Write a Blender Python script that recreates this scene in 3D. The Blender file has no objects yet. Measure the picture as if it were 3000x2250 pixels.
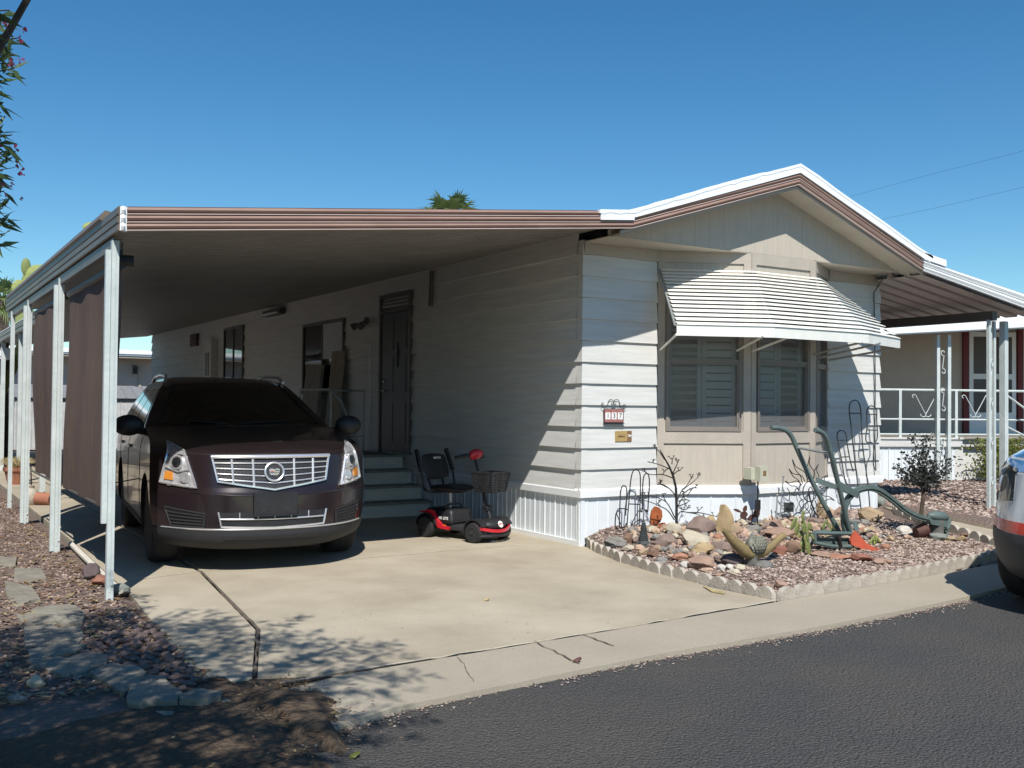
import bpy, bmesh, math, random
import numpy as np
from mathutils import Matrix, Vector
random.seed(7); RNG=np.random.default_rng(7)
SC=bpy.context.scene; COL=SC.collection
R=math.radians
# ------------------------------------------------------------------ camera
YAW,PITCH,ROLL,FPX=0.5596,0.0199,0.0095,2913.26
CAM=np.array([-6.034,-8.274,1.45])
cF=np.array([math.sin(YAW)*math.cos(PITCH),math.cos(YAW)*math.cos(PITCH),math.sin(PITCH)])
_r=np.array([math.cos(YAW),-math.sin(YAW),0.]); _u=np.cross(_r,cF)
cR=_r*math.cos(ROLL)+_u*math.sin(ROLL); cU=-_r*math.sin(ROLL)+_u*math.cos(ROLL)
cd=bpy.data.cameras.new('camera'); cam=bpy.data.objects.new('camera',cd); COL.objects.link(cam)
cd.sensor_width=36; cd.lens=FPX/3000*36; cd.clip_start=.05; cd.clip_end=3000
cam.matrix_world=Matrix(((cR[0],cU[0],-cF[0],CAM[0]),(cR[1],cU[1],-cF[1],CAM[1]),(cR[2],cU[2],-cF[2],CAM[2]),(0,0,0,1)))
SC.camera=cam
# ------------------------------------------------------------------ sky and sun
SUNV=np.array([.49,1.,-1.33]); SUNV/=np.linalg.norm(SUNV)      # travel direction of the light
EL=math.asin(-SUNV[2]); AZ=math.atan2(-SUNV[0],-SUNV[1])        # azimuth of the sun measured from +Y towards +X
W=bpy.data.worlds.new('World'); SC.world=W; W.use_nodes=True
nt=W.node_tree; bg=nt.nodes['Background']; sk=nt.nodes.new('ShaderNodeTexSky')
sk.sky_type='NISHITA'; sk.sun_disc=False; sk.sun_elevation=EL; sk.sun_rotation=AZ
sk.air_density=1.0; sk.dust_density=0.0; sk.ozone_density=2.0; sk.altitude=350
hs=nt.nodes.new('ShaderNodeHueSaturation'); hs.inputs['Saturation'].default_value=1.31
tn=nt.nodes.new('ShaderNodeMixRGB'); tn.blend_type='MULTIPLY'; tn.inputs[0].default_value=1; tn.inputs[2].default_value=(.87,1.065,1.06,1)
nt.links.new(sk.outputs[0],hs.inputs['Color']); nt.links.new(hs.outputs[0],tn.inputs[1]); nt.links.new(tn.outputs[0],bg.inputs[0]); bg.inputs[1].default_value=.095
sl=bpy.data.lights.new('sun','SUN'); so=bpy.data.objects.new('sun',sl); COL.objects.link(so)
sl.energy=4.8; sl.angle=R(.53); sl.color=(1,.965,.91)
so.rotation_euler=Vector(SUNV).to_track_quat('-Z','Y').to_euler()
SC.view_settings.view_transform='Standard'; SC.view_settings.look='None'
SC.view_settings.exposure=0.22; SC.view_settings.gamma=1
SC.render.engine='CYCLES'
# ------------------------------------------------------------------ pixel -> place (photograph is 3000 x 2250)
def ray(px,py): return cF+cR*(px-1500)/FPX-cU*(py-1125)/FPX
def onX(px,py,x): d=ray(px,py); return CAM+d*(x-CAM[0])/d[0]
def onY(px,py,y): d=ray(px,py); return CAM+d*(y-CAM[1])/d[1]
def onZ(px,py,z=0): d=ray(px,py); return CAM+d*(z-CAM[2])/d[2]
def sstep(t): t=max(0.,min(1.,t)); return t*t*(3-2*t)
def hg(x,y):                                   # lie of the land
    h=0.
    gx=sstep((x-(.05+.13*y))/.35)
    if x>-.6 and y<9: h=.02*gx+.15*sstep((y+2.95)/2.6)*sstep((x+.35)/.8)
    if x>4.6: h=max(h,.155*sstep((y+3.2)/1.6))
    return h
def ong(px,py):
    z=0.
    for _ in range(12):
        p=onZ(px,py,z); z=.5*z+.5*hg(p[0],p[1])
    p=onZ(px,py,z); return p
def z6(x,y): return (1700+x*.30134,1300+y*.30134)
def z7(x,y): return (2200+x*.3918,1150+y*.3918)
def z8(x,y): return (x*.45204,1500+y*.45204)
def dp(x,y): return (x*1.3562,y*1.3562)
def depth(p): return float((np.array(p)-CAM)@cF)
# ------------------------------------------------------------------ materials
MATS={}
def mat(name,col,rough=.6,metal=0.,var=.12,scale=6.,bump=0.,bscale=60.,col2=None,spec=.5,coat=0.,stretch=None,detail=6,emis=None,mixw=.5):
    m=bpy.data.materials.new(name); m.use_nodes=True; n=m.node_tree; L=n.links
    b=n.nodes['Principled BSDF']; b.inputs['Roughness'].default_value=rough; b.inputs['Metallic'].default_value=metal
    b.inputs['Specular IOR Level'].default_value=spec; b.inputs['Coat Weight'].default_value=coat; b.inputs['Coat Roughness'].default_value=.04
    tc=n.nodes.new('ShaderNodeTexCoord'); mp=n.nodes.new('ShaderNodeMapping'); L.new(tc.outputs['Object'],mp.inputs[0])
    if stretch: mp.inputs['Scale'].default_value=stretch
    nz=n.nodes.new('ShaderNodeTexNoise'); nz.inputs['Scale'].default_value=scale; nz.inputs['Detail'].default_value=detail; nz.inputs['Roughness'].default_value=.6
    L.new(mp.outputs[0],nz.inputs[0])
    cr=n.nodes.new('ShaderNodeValToRGB'); L.new(nz.outputs[0],cr.inputs[0])
    c=np.array(col); c2=np.array(col2) if col2 is not None else np.clip(c*(1-var*1.6),0,1)
    cr.color_ramp.elements[0].position=.3 if col2 is None else .5-mixw*.3; cr.color_ramp.elements[1].position=.7 if col2 is None else .5+mixw*.3
    cr.color_ramp.elements[0].color=(*c2,1); cr.color_ramp.elements[1].color=(*np.clip(c*(1+var*.6),0,1),1)
    L.new(cr.outputs[0],b.inputs[0])
    if bump>0:
        nb=n.nodes.new('ShaderNodeTexNoise'); nb.inputs['Scale'].default_value=bscale; nb.inputs['Detail'].default_value=8; L.new(mp.outputs[0],nb.inputs[0])
        bp=n.nodes.new('ShaderNodeBump'); bp.inputs['Strength'].default_value=bump; bp.inputs['Distance'].default_value=.02
        L.new(nb.outputs[0],bp.inputs['Height']); L.new(bp.outputs[0],b.inputs['Normal'])
    MATS[name]=m; return m
def node(m,t): return m.node_tree.nodes.new(t)
def glass(name,tint,fac,rough=.02,screen=.27):
    m=bpy.data.materials.new(name); m.use_nodes=True; n=m.node_tree; n.nodes.clear()
    o=n.nodes.new('ShaderNodeOutputMaterial'); t=n.nodes.new('ShaderNodeBsdfTransparent'); t.inputs[0].default_value=(*tint,1)
    g=n.nodes.new('ShaderNodeBsdfGlossy'); g.inputs['Roughness'].default_value=rough
    f=n.nodes.new('ShaderNodeFresnel'); f.inputs[0].default_value=1.5
    a=n.nodes.new('ShaderNodeMath'); a.operation='ADD'; a.inputs[1].default_value=fac; n.links.new(f.outputs[0],a.inputs[0]); a.use_clamp=True
    mx=n.nodes.new('ShaderNodeMixShader'); n.links.new(a.outputs[0],mx.inputs[0]); n.links.new(t.outputs[0],mx.inputs[1]); n.links.new(g.outputs[0],mx.inputs[2]); df=n.nodes.new('ShaderNodeBsdfDiffuse'); df.inputs[0].default_value=(.38,.37,.36,1); m2=n.nodes.new('ShaderNodeMixShader'); m2.inputs[0].default_value=screen; n.links.new(mx.outputs[0],m2.inputs[1]); n.links.new(df.outputs[0],m2.inputs[2]); n.links.new(m2.outputs[0],o.inputs[0])
    return m
M=dict(
 siding=mat('siding_paint',(.66,.655,.62),.62,var=.09,scale=1.6,bump=.25,bscale=40,stretch=(1,1,14)),
 trimwhite=mat('white_trim_paint',(.80,.81,.80),.45,var=.04,scale=4),
 skirt=mat('skirting_metal',(.72,.76,.78),.42,var=.05,scale=3),
 tan=mat('tan_panel_paint',(.50,.445,.365),.7,var=.06,scale=4,bump=.25,bscale=50,stretch=(6,6,1)),
 tantrim=mat('tan_trim_paint',(.44,.385,.32),.6,var=.06,scale=5,bump=.2,bscale=60),
 soffit=mat('soffit_paint',(.47,.42,.34),.7,var=.08,scale=4),
 brown=mat('brown_fascia_metal',(.33,.215,.17),.35,var=.15,scale=2.2,col2=(.25,.15,.115),mixw=1,stretch=(1,1,5)),
 pinkish=mat('fascia_ridge_paint',(.60,.48,.43),.4,var=.06),
 olivefascia=mat('weathered_fascia_metal',(.17,.125,.085),.42,var=.2,scale=3,stretch=(1,.4,4)),
 roofwhite=mat('white_roof_coating',(.86,.88,.88),.6,var=.03,scale=3,bump=.3,bscale=12),
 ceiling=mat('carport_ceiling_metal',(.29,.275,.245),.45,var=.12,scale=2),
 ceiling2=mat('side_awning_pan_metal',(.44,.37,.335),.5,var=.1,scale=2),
 post=mat('post_paint',(.58,.62,.60),.45,var=.12,scale=5,bump=.15,bscale=30,col2=(.47,.52,.50),mixw=.8),
 mesh=mat('brown_shade_cloth',(.17,.115,.088),.9,var=.15,scale=3,bump=.15,bscale=200,stretch=(8,8,1)),
 black=mat('black_plastic',(.018,.018,.02),.5,var=.2,scale=10),
 blackm=mat('black_metal',(.022,.022,.024),.45,metal=.3,var=.2,scale=20),
 rubber=mat('tyre_rubber',(.022,.021,.021),.85,var=.2,scale=20,bump=.3,bscale=80),
 rim=mat('silver_rim',(.35,.35,.36),.3,metal=.9,var=.1),
 lampbowl=mat('lamp_reflector',(.8,.8,.82),.3,metal=.45,var=.6,scale=22,coat=1,col2=(.16,.16,.165),mixw=1),
 chrome=mat('chrome',(.85,.85,.86),.24,metal=.72,var=.03),
 carpaint=mat('dark_plum_paint',(.024,.0155,.0175),.28,metal=.25,var=.04,scale=30,coat=.6,spec=.4),
 cargrey=mat('grey_bumper_plastic',(.035,.035,.038),.65,var=.1,scale=20,spec=.3),
 carglass=mat('dark_tinted_glass',(.004,.005,.005),.03,var=.0,spec=.6,coat=.3),
 orange_l=mat('amber_lens',(.75,.28,.04),.15,var=.1,scale=20,coat=1),
 lensdark=mat('lens_glass_dark',(.04,.045,.05),.08,metal=.6,var=.1,coat=1),
 red=mat('red_plastic',(.55,.015,.03),.35,var=.1,coat=.3),
 vanblue=mat('blue_paint',(.02,.20,.48),.3,var=.05,coat=1),
 vansilver=mat('silver_paint',(.62,.66,.68),.32,metal=.3,var=.04,coat=.8),
 vanred=mat('red_stripe_film',(.55,.05,.03),.4,var=.12,coat=.5),
 vandark=mat('dark_bumper_plastic',(.045,.048,.052),.6,var=.15,scale=20),
 wood_d=mat('grey_step_board',(.64,.59,.50),.7,var=.08,scale=4,stretch=(1,6,6)),
 treadm=mat('brown_step_tread',(.27,.24,.20),.8,var=.15,scale=8),
 doorm=mat('dark_door_paint',(.045,.045,.05),.5,var=.1),
 frame_d=mat('bronze_window_frame',(.10,.085,.075),.5,var=.1),
 winframe=mat('taupe_window_frame',(.22,.19,.165),.55,var=.08),
 dark=mat('dark_interior',(.012,.012,.012),.9,var=0),
 shutter=mat('shutter_white_paint',(.62,.63,.62),.5,var=.04),
 rust=mat('rust_orange_metal',(.42,.115,.035),.75,var=.25,scale=12,bump=.3,bscale=60),
 rustdark=mat('dark_rust_metal',(.11,.05,.04),.7,metal=.2,var=.25,scale=15),
 wire=mat('wrought_iron_grey',(.075,.085,.083),.55,metal=.4,var=.2,scale=20),
 wireblk=mat('wrought_iron_black',(.035,.035,.034),.55,metal=.3,var=.2,scale=20),
 ploughg=mat('faded_green_paint',(.125,.175,.16),.6,metal=.15,var=.22,scale=9,bump=.2,bscale=50,col2=(.09,.12,.115),mixw=1),
 plougho=mat('orange_share_paint',(.52,.10,.05),.6,var=.15,scale=8),
 galv=mat('galvanised_metal',(.42,.44,.44),.45,metal=.5,var=.15,scale=12),
 cream=mat('cream_awning_paint',(.80,.79,.72),.5,var=.05,scale=6),
 concrete_block=mat('edging_concrete',(.47,.42,.35),.9,var=.14,scale=14,bump=.5,bscale=70),
 flag=mat('flagstone',(.27,.245,.195),.95,var=.25,scale=6,bump=.9,bscale=26,col2=(.17,.15,.115),mixw=1),
 cobble=mat('river_cobble_stone',(.17,.12,.105),.75,var=.25,scale=9,bump=.15,bscale=40),
 slate=mat('slate_stone',(.07,.08,.08),.75,var=.3,scale=9,bump=.3),
 cactg=mat('prickly_pear_green',(.12,.18,.06),.65,var=.3,scale=14,col2=(.22,.21,.06),mixw=1,bump=.6,bscale=45),
 cacty=mat('yellow_green_succulent',(.28,.29,.09),.65,var=.3,scale=14,col2=(.16,.21,.05),mixw=1,bump=.6,bscale=45),
 oleleaf=mat('oleander_leaf',(.10,.155,.055),.45,var=.3,scale=7,col2=(.06,.10,.035),mixw=1),
 flower=mat('pink_petal',(.48,.09,.18),.6,var=.3,scale=30),
 darkleaf=mat('dark_metal_leaf',(.035,.037,.03),.5,metal=.1,var=.3,scale=20),
 barkm=mat('brown_bark',(.10,.072,.05),.9,var=.3,scale=20,bump=.5,bscale=60),
 palmleaf=mat('palm_frond',(.10,.15,.045),.6,var=.3,scale=5,col2=(.2,.24,.09),mixw=1),
 palmbark=mat('palm_bark',(.17,.12,.085),.9,var=.3,scale=3,stretch=(1,1,10),bump=.6),
 shrub=mat('shrub_leaf',(.11,.14,.03),.6,var=.3,scale=9,col2=(.22,.22,.05),mixw=1),
 terracotta=mat('terracotta',(.36,.15,.09),.85,var=.15,scale=9),
 straw=mat('dry_straw',(.45,.36,.18),.9,var=.2,scale=9),
 neighwall=mat('neighbour_wall_paint',(.50,.43,.37),.8,var=.05,scale=4),
 redtrim=mat('red_door_trim',(.16,.02,.02),.6,var=.1),
 hill=mat('sandstone_hill',(.36,.23,.15),.95,var=.3,scale=.05),
 shed=mat('shed_metal',(.55,.55,.55),.5,var=.1),
 shedroof=mat('grey_shed_roof',(.22,.22,.22),.6,var=.1),
 brass=mat('gold_plaque',(.62,.42,.17),.4,metal=.35,var=.1,scale=20),
 brass2=mat('bronze_plaque',(.34,.19,.09),.4,metal=.35,var=.1),
 tile=mat('painted_tile',(.33,.08,.07),.35,var=.5,scale=30,col2=(.30,.20,.18),mixw=1),
 white=mat('white_enamel',(.85,.84,.80),.4,var=.03),
 boxcream=mat('cream_box_plastic',(.50,.50,.38),.55,var=.08),
 cardboard=mat('pale_board',(.30,.25,.18),.85,var=.15),
 carved=mat('carved_ochre_stone',(.27,.20,.085),.7,var=.35,scale=12,col2=(.13,.10,.05),mixw=1,bump=.3,bscale=40),
 scale_m=mat('carved_scale_grey',(.21,.21,.165),.7,var=.3,scale=20),
 carvegrey=mat('carved_grey_stone',(.17,.165,.15),.75,var=.3,scale=10),
)
M['winglass']=glass('window_glass',(.82,.80,.78),-.015)
def leafm(m,t=.35):
    n=m.node_tree; b=n.nodes['Principled BSDF']; o=n.nodes['Material Output']
    tr=n.nodes.new('ShaderNodeBsdfTranslucent'); src=b.inputs[0].links[0].from_socket; n.links.new(src,tr.inputs[0])
    mx=n.nodes.new('ShaderNodeMixShader'); mx.inputs[0].default_value=t; n.links.new(b.outputs[0],mx.inputs[1]); n.links.new(tr.outputs[0],mx.inputs[2]); n.links.new(mx.outputs[0],o.inputs[0])
for k in ('oleleaf','palmleaf','shrub','flower'): leafm(M[k])
# woven shade cloth lets a little light through
leafm(M['mesh'],.22)
# asphalt, concrete, gravel materials with several layers
def layered(name,base,specks,rough,sscale,bump,bdist,patch,pscale,vor=True,speckle=.5,bscale=None):
    m=bpy.data.materials.new(name); m.use_nodes=True; n=m.node_tree; L=n.links; b=n.nodes['Principled BSDF']; b.inputs['Roughness'].default_value=rough; b.inputs['Specular IOR Level'].default_value=.3
    tc=n.nodes.new('ShaderNodeTexCoord')
    def noise(s,d=8,r=.6):
        z=n.nodes.new('ShaderNodeTexNoise'); z.inputs['Scale'].default_value=s; z.inputs['Detail'].default_value=d; z.inputs['Roughness'].default_value=r; L.new(tc.outputs['Object'],z.inputs[0]); return z
    def ramp(src,a,c1,bb,c2):
        r=n.nodes.new('ShaderNodeValToRGB'); r.color_ramp.elements[0].position=a; r.color_ramp.elements[1].position=bb; r.color_ramp.elements[0].color=(*c1,1); r.color_ramp.elements[1].color=(*c2,1); L.new(src,r.inputs[0]); return r
    big=ramp(noise(pscale).outputs[0],.35,base,.68,patch)
    sp=noise(sscale,4,.7); spr=ramp(sp.outputs[0],.5,(0,0,0),.68,(1,1,1))
    mx=n.nodes.new('ShaderNodeMixRGB'); L.new(big.outputs[0],mx.inputs[1]); mx.inputs[2].default_value=(*specks,1)
    mm=n.nodes.new('ShaderNodeMath'); mm.operation='MULTIPLY'; mm.inputs[1].default_value=speckle; L.new(spr.outputs[0],mm.inputs[0]); L.new(mm.outputs[0],mx.inputs[0])
    L.new(mx.outputs[0],b.inputs[0])
    h=noise(bscale or sscale,6,.65); bp=n.nodes.new('ShaderNodeBump'); bp.inputs['Strength'].default_value=bump; bp.inputs['Distance'].default_value=bdist
    if vor:
        v=n.nodes.new('ShaderNodeTexVoronoi'); v.inputs['Scale'].default_value=(bscale or sscale)*.8; L.new(tc.outputs['Object'],v.inputs[0])
        ad=n.nodes.new('ShaderNodeMath'); ad.operation='SUBTRACT'; L.new(h.outputs[0],ad.inputs[0]); L.new(v.outputs['Distance'],ad.inputs[1]); L.new(ad.outputs[0],bp.inputs['Height'])
    else: L.new(h.outputs[0],bp.inputs['Height'])
    L.new(bp.outputs[0],b.inputs['Normal']); return m
M['asphalt']=layered('asphalt',(.066,.066,.067),(.24,.235,.215),.8,90,.8,.03,(.100,.090,.078),.7,speckle=.55,bscale=80)
M['concrete']=layered('driveway_concrete',(.36,.305,.225),(.22,.18,.13),.85,110,.2,.01,(.49,.43,.325),1.1,vor=False,speckle=.4)
M['gutter']=layered('gutter_concrete',(.36,.315,.24),(.25,.21,.165),.9,90,.4,.01,(.41,.36,.28),1.3,vor=False,speckle=.45)
M['dirt']=layered('dirt_with_litter',(.085,.06,.042),(.20,.14,.085),.95,45,.8,.03,(.13,.095,.065),1.6,speckle=.6)
M['gravelbase']=layered('gravel_bed',(.19,.14,.115),(.33,.25,.22),.95,30,.9,.03,(.20,.145,.12),1.2,speckle=.6)
M['desert']=layered('desert_ground',(.17,.135,.11),(.24,.19,.15),.95,8,.5,.03,(.20,.16,.12),.3)
def gmats(pref,cols): return [mat(pref+str(i),c,.85,var=.2,scale=40) for i,c in enumerate(cols)]
GR=gmats('gravel_stone',[(.34,.245,.20),(.25,.175,.145),(.43,.33,.27),(.17,.12,.105),(.52,.43,.36)])
P_=None
LT=gmats('dry_leaf',[(.20,.105,.05),(.30,.20,.09),(.12,.07,.045),(.38,.29,.13),(.26,.13,.06)])
# ------------------------------------------------------------------ mesh builder
class MB:
    def __init__(s): s.v=[]; s.f=[]; s.m=[]
    def add(s,vs,fs,m=0):
        k=len(s.v); s.v+= [tuple(map(float,p)) for p in vs]; s.f+=[tuple(i+k for i in f) for f in fs]; s.m+=[m]*len(fs); return s
    def box(s,a,b,m=0):
        x0,y0,z0=[min(a[i],b[i]) for i in range(3)]; x1,y1,z1=[max(a[i],b[i]) for i in range(3)]
        return s.add([(x0,y0,z0),(x1,y0,z0),(x1,y1,z0),(x0,y1,z0),(x0,y0,z1),(x1,y0,z1),(x1,y1,z1),(x0,y1,z1)],
          [(0,3,2,1),(4,5,6,7),(0,1,5,4),(1,2,6,5),(2,3,7,6),(3,0,4,7)],m)
    def prism(s,poly,ext,m=0):
        n=len(poly); e=np.array(ext,float); P=[np.array(p,float) for p in poly]
        return s.add(P+[p+e for p in P],[tuple(range(n))[::-1],tuple(range(n,2*n))]+[(i,(i+1)%n,(i+1)%n+n,i+n) for i in range(n)],m)
    def tube(s,pts,r,n=6,m=0,sq=False):
        P=[np.array(p,float) for p in pts]; k=len(P); rs=r if hasattr(r,'__len__') else [r]*k
        rings=[]; up=None
        for i in range(k):
            t=P[min(i+1,k-1)]-P[max(i-1,0)]; t=t/(np.linalg.norm(t)+1e-9)
            if up is None:
                a=np.array([0,0,1.]) if abs(t[2])<.9 else np.array([0,1.,0]); up=a-t*(a@t); up/=np.linalg.norm(up)
            else: up=up-t*(up@t); up/=(np.linalg.norm(up)+1e-9)
            w=np.cross(t,up); off=math.pi/n if sq else 0
            rings.append([P[i]+rs[i]*(math.cos(2*math.pi*j/n+off)*w+math.sin(2*math.pi*j/n+off)*up) for j in range(n)])
        vs=[p for rg in rings for p in rg]
        fs=[(i*n+j,i*n+(j+1)%n,(i+1)*n+(j+1)%n,(i+1)*n+j) for i in range(k-1) for j in range(n)]
        fs+=[tuple(range(n))[::-1],tuple((k-1)*n+j for j in range(n))]
        return s.add(vs,fs,m)
    def ribbon(s,pts,side,w,h,m=0):      # flat bar along pts, w across 'side', h across the other way
        P=[np.array(p,float) for p in pts]; sd=np.array(side,float); sd/=np.linalg.norm(sd); vs=[]; k=len(P)
        for i in range(k):
            t=P[min(i+1,k-1)]-P[max(i-1,0)]; t/=np.linalg.norm(t); u=np.cross(t,sd); u/=np.linalg.norm(u)
            vs+=[P[i]-sd*w/2-u*h/2,P[i]+sd*w/2-u*h/2,P[i]+sd*w/2+u*h/2,P[i]-sd*w/2+u*h/2]
        fs=[(i*4+j,i*4+(j+1)%4,i*4+4+(j+1)%4,i*4+4+j) for i in range(k-1) for j in range(4)]+[(3,2,1,0),tuple((k-1)*4+j for j in range(4))]
        return s.add(vs,fs,m)
    def lathe(s,prof,c,axis=(0,0,1),n=24,m=0):
        a=np.array(axis,float); a/=np.linalg.norm(a); b=np.array([1.,0,0]) if abs(a[0])<.9 else np.array([0,1.,0]); u=b-a*(a@b); u/=np.linalg.norm(u); w=np.cross(a,u); c=np.array(c,float)
        vs=[c+a*z+r*(math.cos(2*math.pi*j/n)*u+math.sin(2*math.pi*j/n)*w) for r,z in prof for j in range(n)]
        k=len(prof); fs=[(i*n+j,i*n+(j+1)%n,(i+1)*n+(j+1)%n,(i+1)*n+j) for i in range(k-1) for j in range(n)]
        fs+=[tuple(range(n))[::-1],tuple((k-1)*n+j for j in range(n))]
        return s.add(vs,fs,m)
    def sphere(s,c,r,m=0,nu=14,nv=9,rot=None):
        c=np.array(c,float); r=np.array(r if hasattr(r,'__len__') else (r,r,r),float); vs=[]
        for i in range(nv+1):
            t=math.pi*i/nv
            for j in range(nu):
                p=np.array([math.sin(t)*math.cos(2*math.pi*j/nu),math.sin(t)*math.sin(2*math.pi*j/nu),math.cos(t)])*r
                if rot is not None: p=np.array(rot@Vector(p))
                vs.append(c+p)
        fs=[(i*nu+j,(i+1)*nu+j,(i+1)*nu+(j+1)%nu,i*nu+(j+1)%nu) for i in range(nv) for j in range(nu)]
        return s.add(vs,fs,m)
    def ring(s,c,rad,r,axis,n=28,k=8,m=0):
        a=np.array(axis,float); a/=np.linalg.norm(a); b=np.array([0,0,1.]) if abs(a[2])<.9 else np.array([1.,0,0]); u=b-a*(a@b); u/=np.linalg.norm(u); w=np.cross(a,u); c=np.array(c,float); vs=[]
        for i in range(n):
            d=math.cos(2*math.pi*i/n)*u+math.sin(2*math.pi*i/n)*w
            vs+=[c+d*(rad+r*math.cos(2*math.pi*j/k))+a*r*math.sin(2*math.pi*j/k) for j in range(k)]
        return s.add(vs,[(i*k+j,((i+1)%n)*k+j,((i+1)%n)*k+(j+1)%k,i*k+(j+1)%k) for i in range(n) for j in range(k)],m)
ROOT={}
def link(o,parent=None):
    COL.objects.link(o)
    if parent is not None: o.parent=parent
    return o
def build(mb,name,mats,parent=None,smooth=False,world=True,angle=40):
    me=bpy.data.meshes.new(name); vs=mb.v
    if parent is not None and world:
        mi=ROOT[parent.name].inverted(); A=np.array(mi); V=np.array(vs); vs=(V@A[:3,:3].T+A[:3,3]).tolist()
    me.from_pydata(vs,[],mb.f)
    for m in (mats if isinstance(mats,(list,tuple)) else [mats]): me.materials.append(M[m] if isinstance(m,str) else m)
    me.polygons.foreach_set('material_index',mb.m)
    bm=bmesh.new(); bm.from_mesh(me)
    if len(bm.faces)<60000: bmesh.ops.recalc_face_normals(bm,faces=bm.faces)
    if smooth:
        ang=R(angle)
        for f in bm.faces: f.smooth=True
        for e in bm.edges:
            if len(e.link_faces)==2 and e.calc_face_angle(0)>ang: e.smooth=False
    bm.to_mesh(me); bm.free()
    o=bpy.data.objects.new(name,me); link(o,parent)
    if parent is not None: ROOT[o.name]=ROOT[parent.name]
    else: ROOT[o.name]=Matrix.Identity(4)
    return o
def tag(o,label,cat,group=None):
    o['label']=label; o['category']=cat
    if group: o['group']=group
    return o
def thing(name,label,cat,loc=(0,0,0),rotz=0,group=None):
    o=bpy.data.objects.new(name,None); COL.objects.link(o); o.location=tuple(map(float,loc)); o.rotation_euler=(0,0,rotz); o.empty_display_size=.1
    ROOT[o.name]=Matrix.Translation(Vector(tuple(map(float,loc))))@Matrix.Rotation(rotz,4,'Z'); return tag(o,label,cat,group)
def struct(mb,name,m,smooth=False,kind='structure',label=None):
    o=build(mb,name,m,None,smooth); o['kind']=kind
    if label: o['label']=label
    return o
def dup(root,loc,rotz,label=None):
    r=root.copy(); COL.objects.link(r); r.location=tuple(map(float,loc)); r.rotation_euler=(0,0,rotz)
    if label: r['label']=label
    def rec(a,b):
        for ch in list(a.children):
            c=ch.copy(); COL.objects.link(c); c.parent=b; rec(ch,c)
    rec(root,r); return r
def text(s,size,origin,xdir,ydir,ext=.0015,bold=0):
    cu=bpy.data.curves.new('t','FONT'); cu.body=s; cu.size=size; cu.extrude=ext; cu.offset=bold; cu.align_x='CENTER'; cu.align_y='CENTER'
    o=bpy.data.objects.new('t',cu); COL.objects.link(o); dg=bpy.context.evaluated_depsgraph_get(); me=o.evaluated_get(dg).to_mesh()
    X=np.array(xdir,float);X/=np.linalg.norm(X);Y=np.array(ydir,float);Y/=np.linalg.norm(Y);Z=np.cross(X,Y); O=np.array(origin,float)
    mb=MB(); mb.add([O+X*v.co[0]+Y*v.co[1]+Z*v.co[2] for v in me.vertices],[tuple(p.vertices) for p in me.polygons])
    o.evaluated_get(dg).to_mesh_clear(); bpy.data.objects.remove(o); bpy.data.curves.remove(cu); return mb
def rockmesh(rx,ry,rz,seed,ang=.35,sub=2):
    bm=bmesh.new(); bmesh.ops.create_icosphere(bm,subdivisions=sub,radius=1); rg=np.random.default_rng(seed)
    pl=rg.normal(size=(9,3)); pl/=np.linalg.norm(pl,axis=1)[:,None]; dd=rg.uniform(.56,.88,9); ph=rg.uniform(0,6,6)
    vs=[]
    for v in bm.verts:
        p=np.array(v.co)
        for k in range(9):
            t=p@pl[k]
            if t>dd[k]: p=p-pl[k]*(t-dd[k])*(1-ang*.5)
        p*=1+.07*math.sin(4*p[0]+ph[0])*math.sin(5*p[1]+ph[1])+.05*math.sin(8*p[2]+ph[2]+3*p[0])
        vs.append(p*np.array([rx,ry,rz]))
    fs=[tuple(v.index for v in f.verts) for f in bm.faces]; bm.free(); return vs,fs
# ------------------------------------------------------------------ ground, road, driveway
struct(MB().add([(-500,-500,-.25),(500,-500,-.25),(500,500,-.25),(-500,500,-.25)],[(0,1,2,3)]),'ground','desert')
def grid(x0,x1,y0,y1,nx,ny,zf,m=0):
    mb=MB(); xs=np.linspace(x0,x1,nx); ys=np.linspace(y0,y1,ny)
    return mb.add([(x,y,zf(x,y)) for y in ys for x in xs],[(j*nx+i,j*nx+i+1,(j+1)*nx+i+1,(j+1)*nx+i) for j in range(ny-1) for i in range(nx-1)],m)
def wob(x,y): return .006*math.sin(2.3*x+1)*math.cos(1.7*y)+.004*math.sin(5.1*x+2*y)
# asphalt road
redge=[(-60,-9.5),(-9,-5.2),(-6.2,-4.75),(-5.2,-4.5),(-4.46,-4.12),(-3.95,-3.95),(-3.47,-3.83),(-2.2,-3.80),(-.76,-3.77),(.6,-3.68),(1.9,-3.52),(4,-3.3),(60,2.0)]
mb=MB(); top=[(x,y,-.034) for x,y in redge]; bot=[(x,-40+min(0,x*.1),-.034) for x,y in redge]
n=len(redge); mb.add(top+bot,[(i,i+1,n+i+1,n+i) for i in range(n-1)]); struct(mb,'road','asphalt')
# gutter pan
gi=[(-4.42,-3.42),(-3.92,-3.27),(-2.0,-3.16),(-.37,-3.03),(.6,-2.98),(1.9,-2.86),(4,-2.62),(60,2.8)]
go=[(-4.42,-4.09),(-3.95,-3.93),(-2.2,-3.785),(-.76,-3.755),(.6,-3.665),(1.9,-3.505),(4,-3.285),(60,2.02)]
mb=MB(); mb.prism([(x,y,-.15) for x,y in gi]+[(x,y,-.15) for x,y in go[::-1]],(0,0,.145)); struct(mb,'gutter','gutter')
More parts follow.
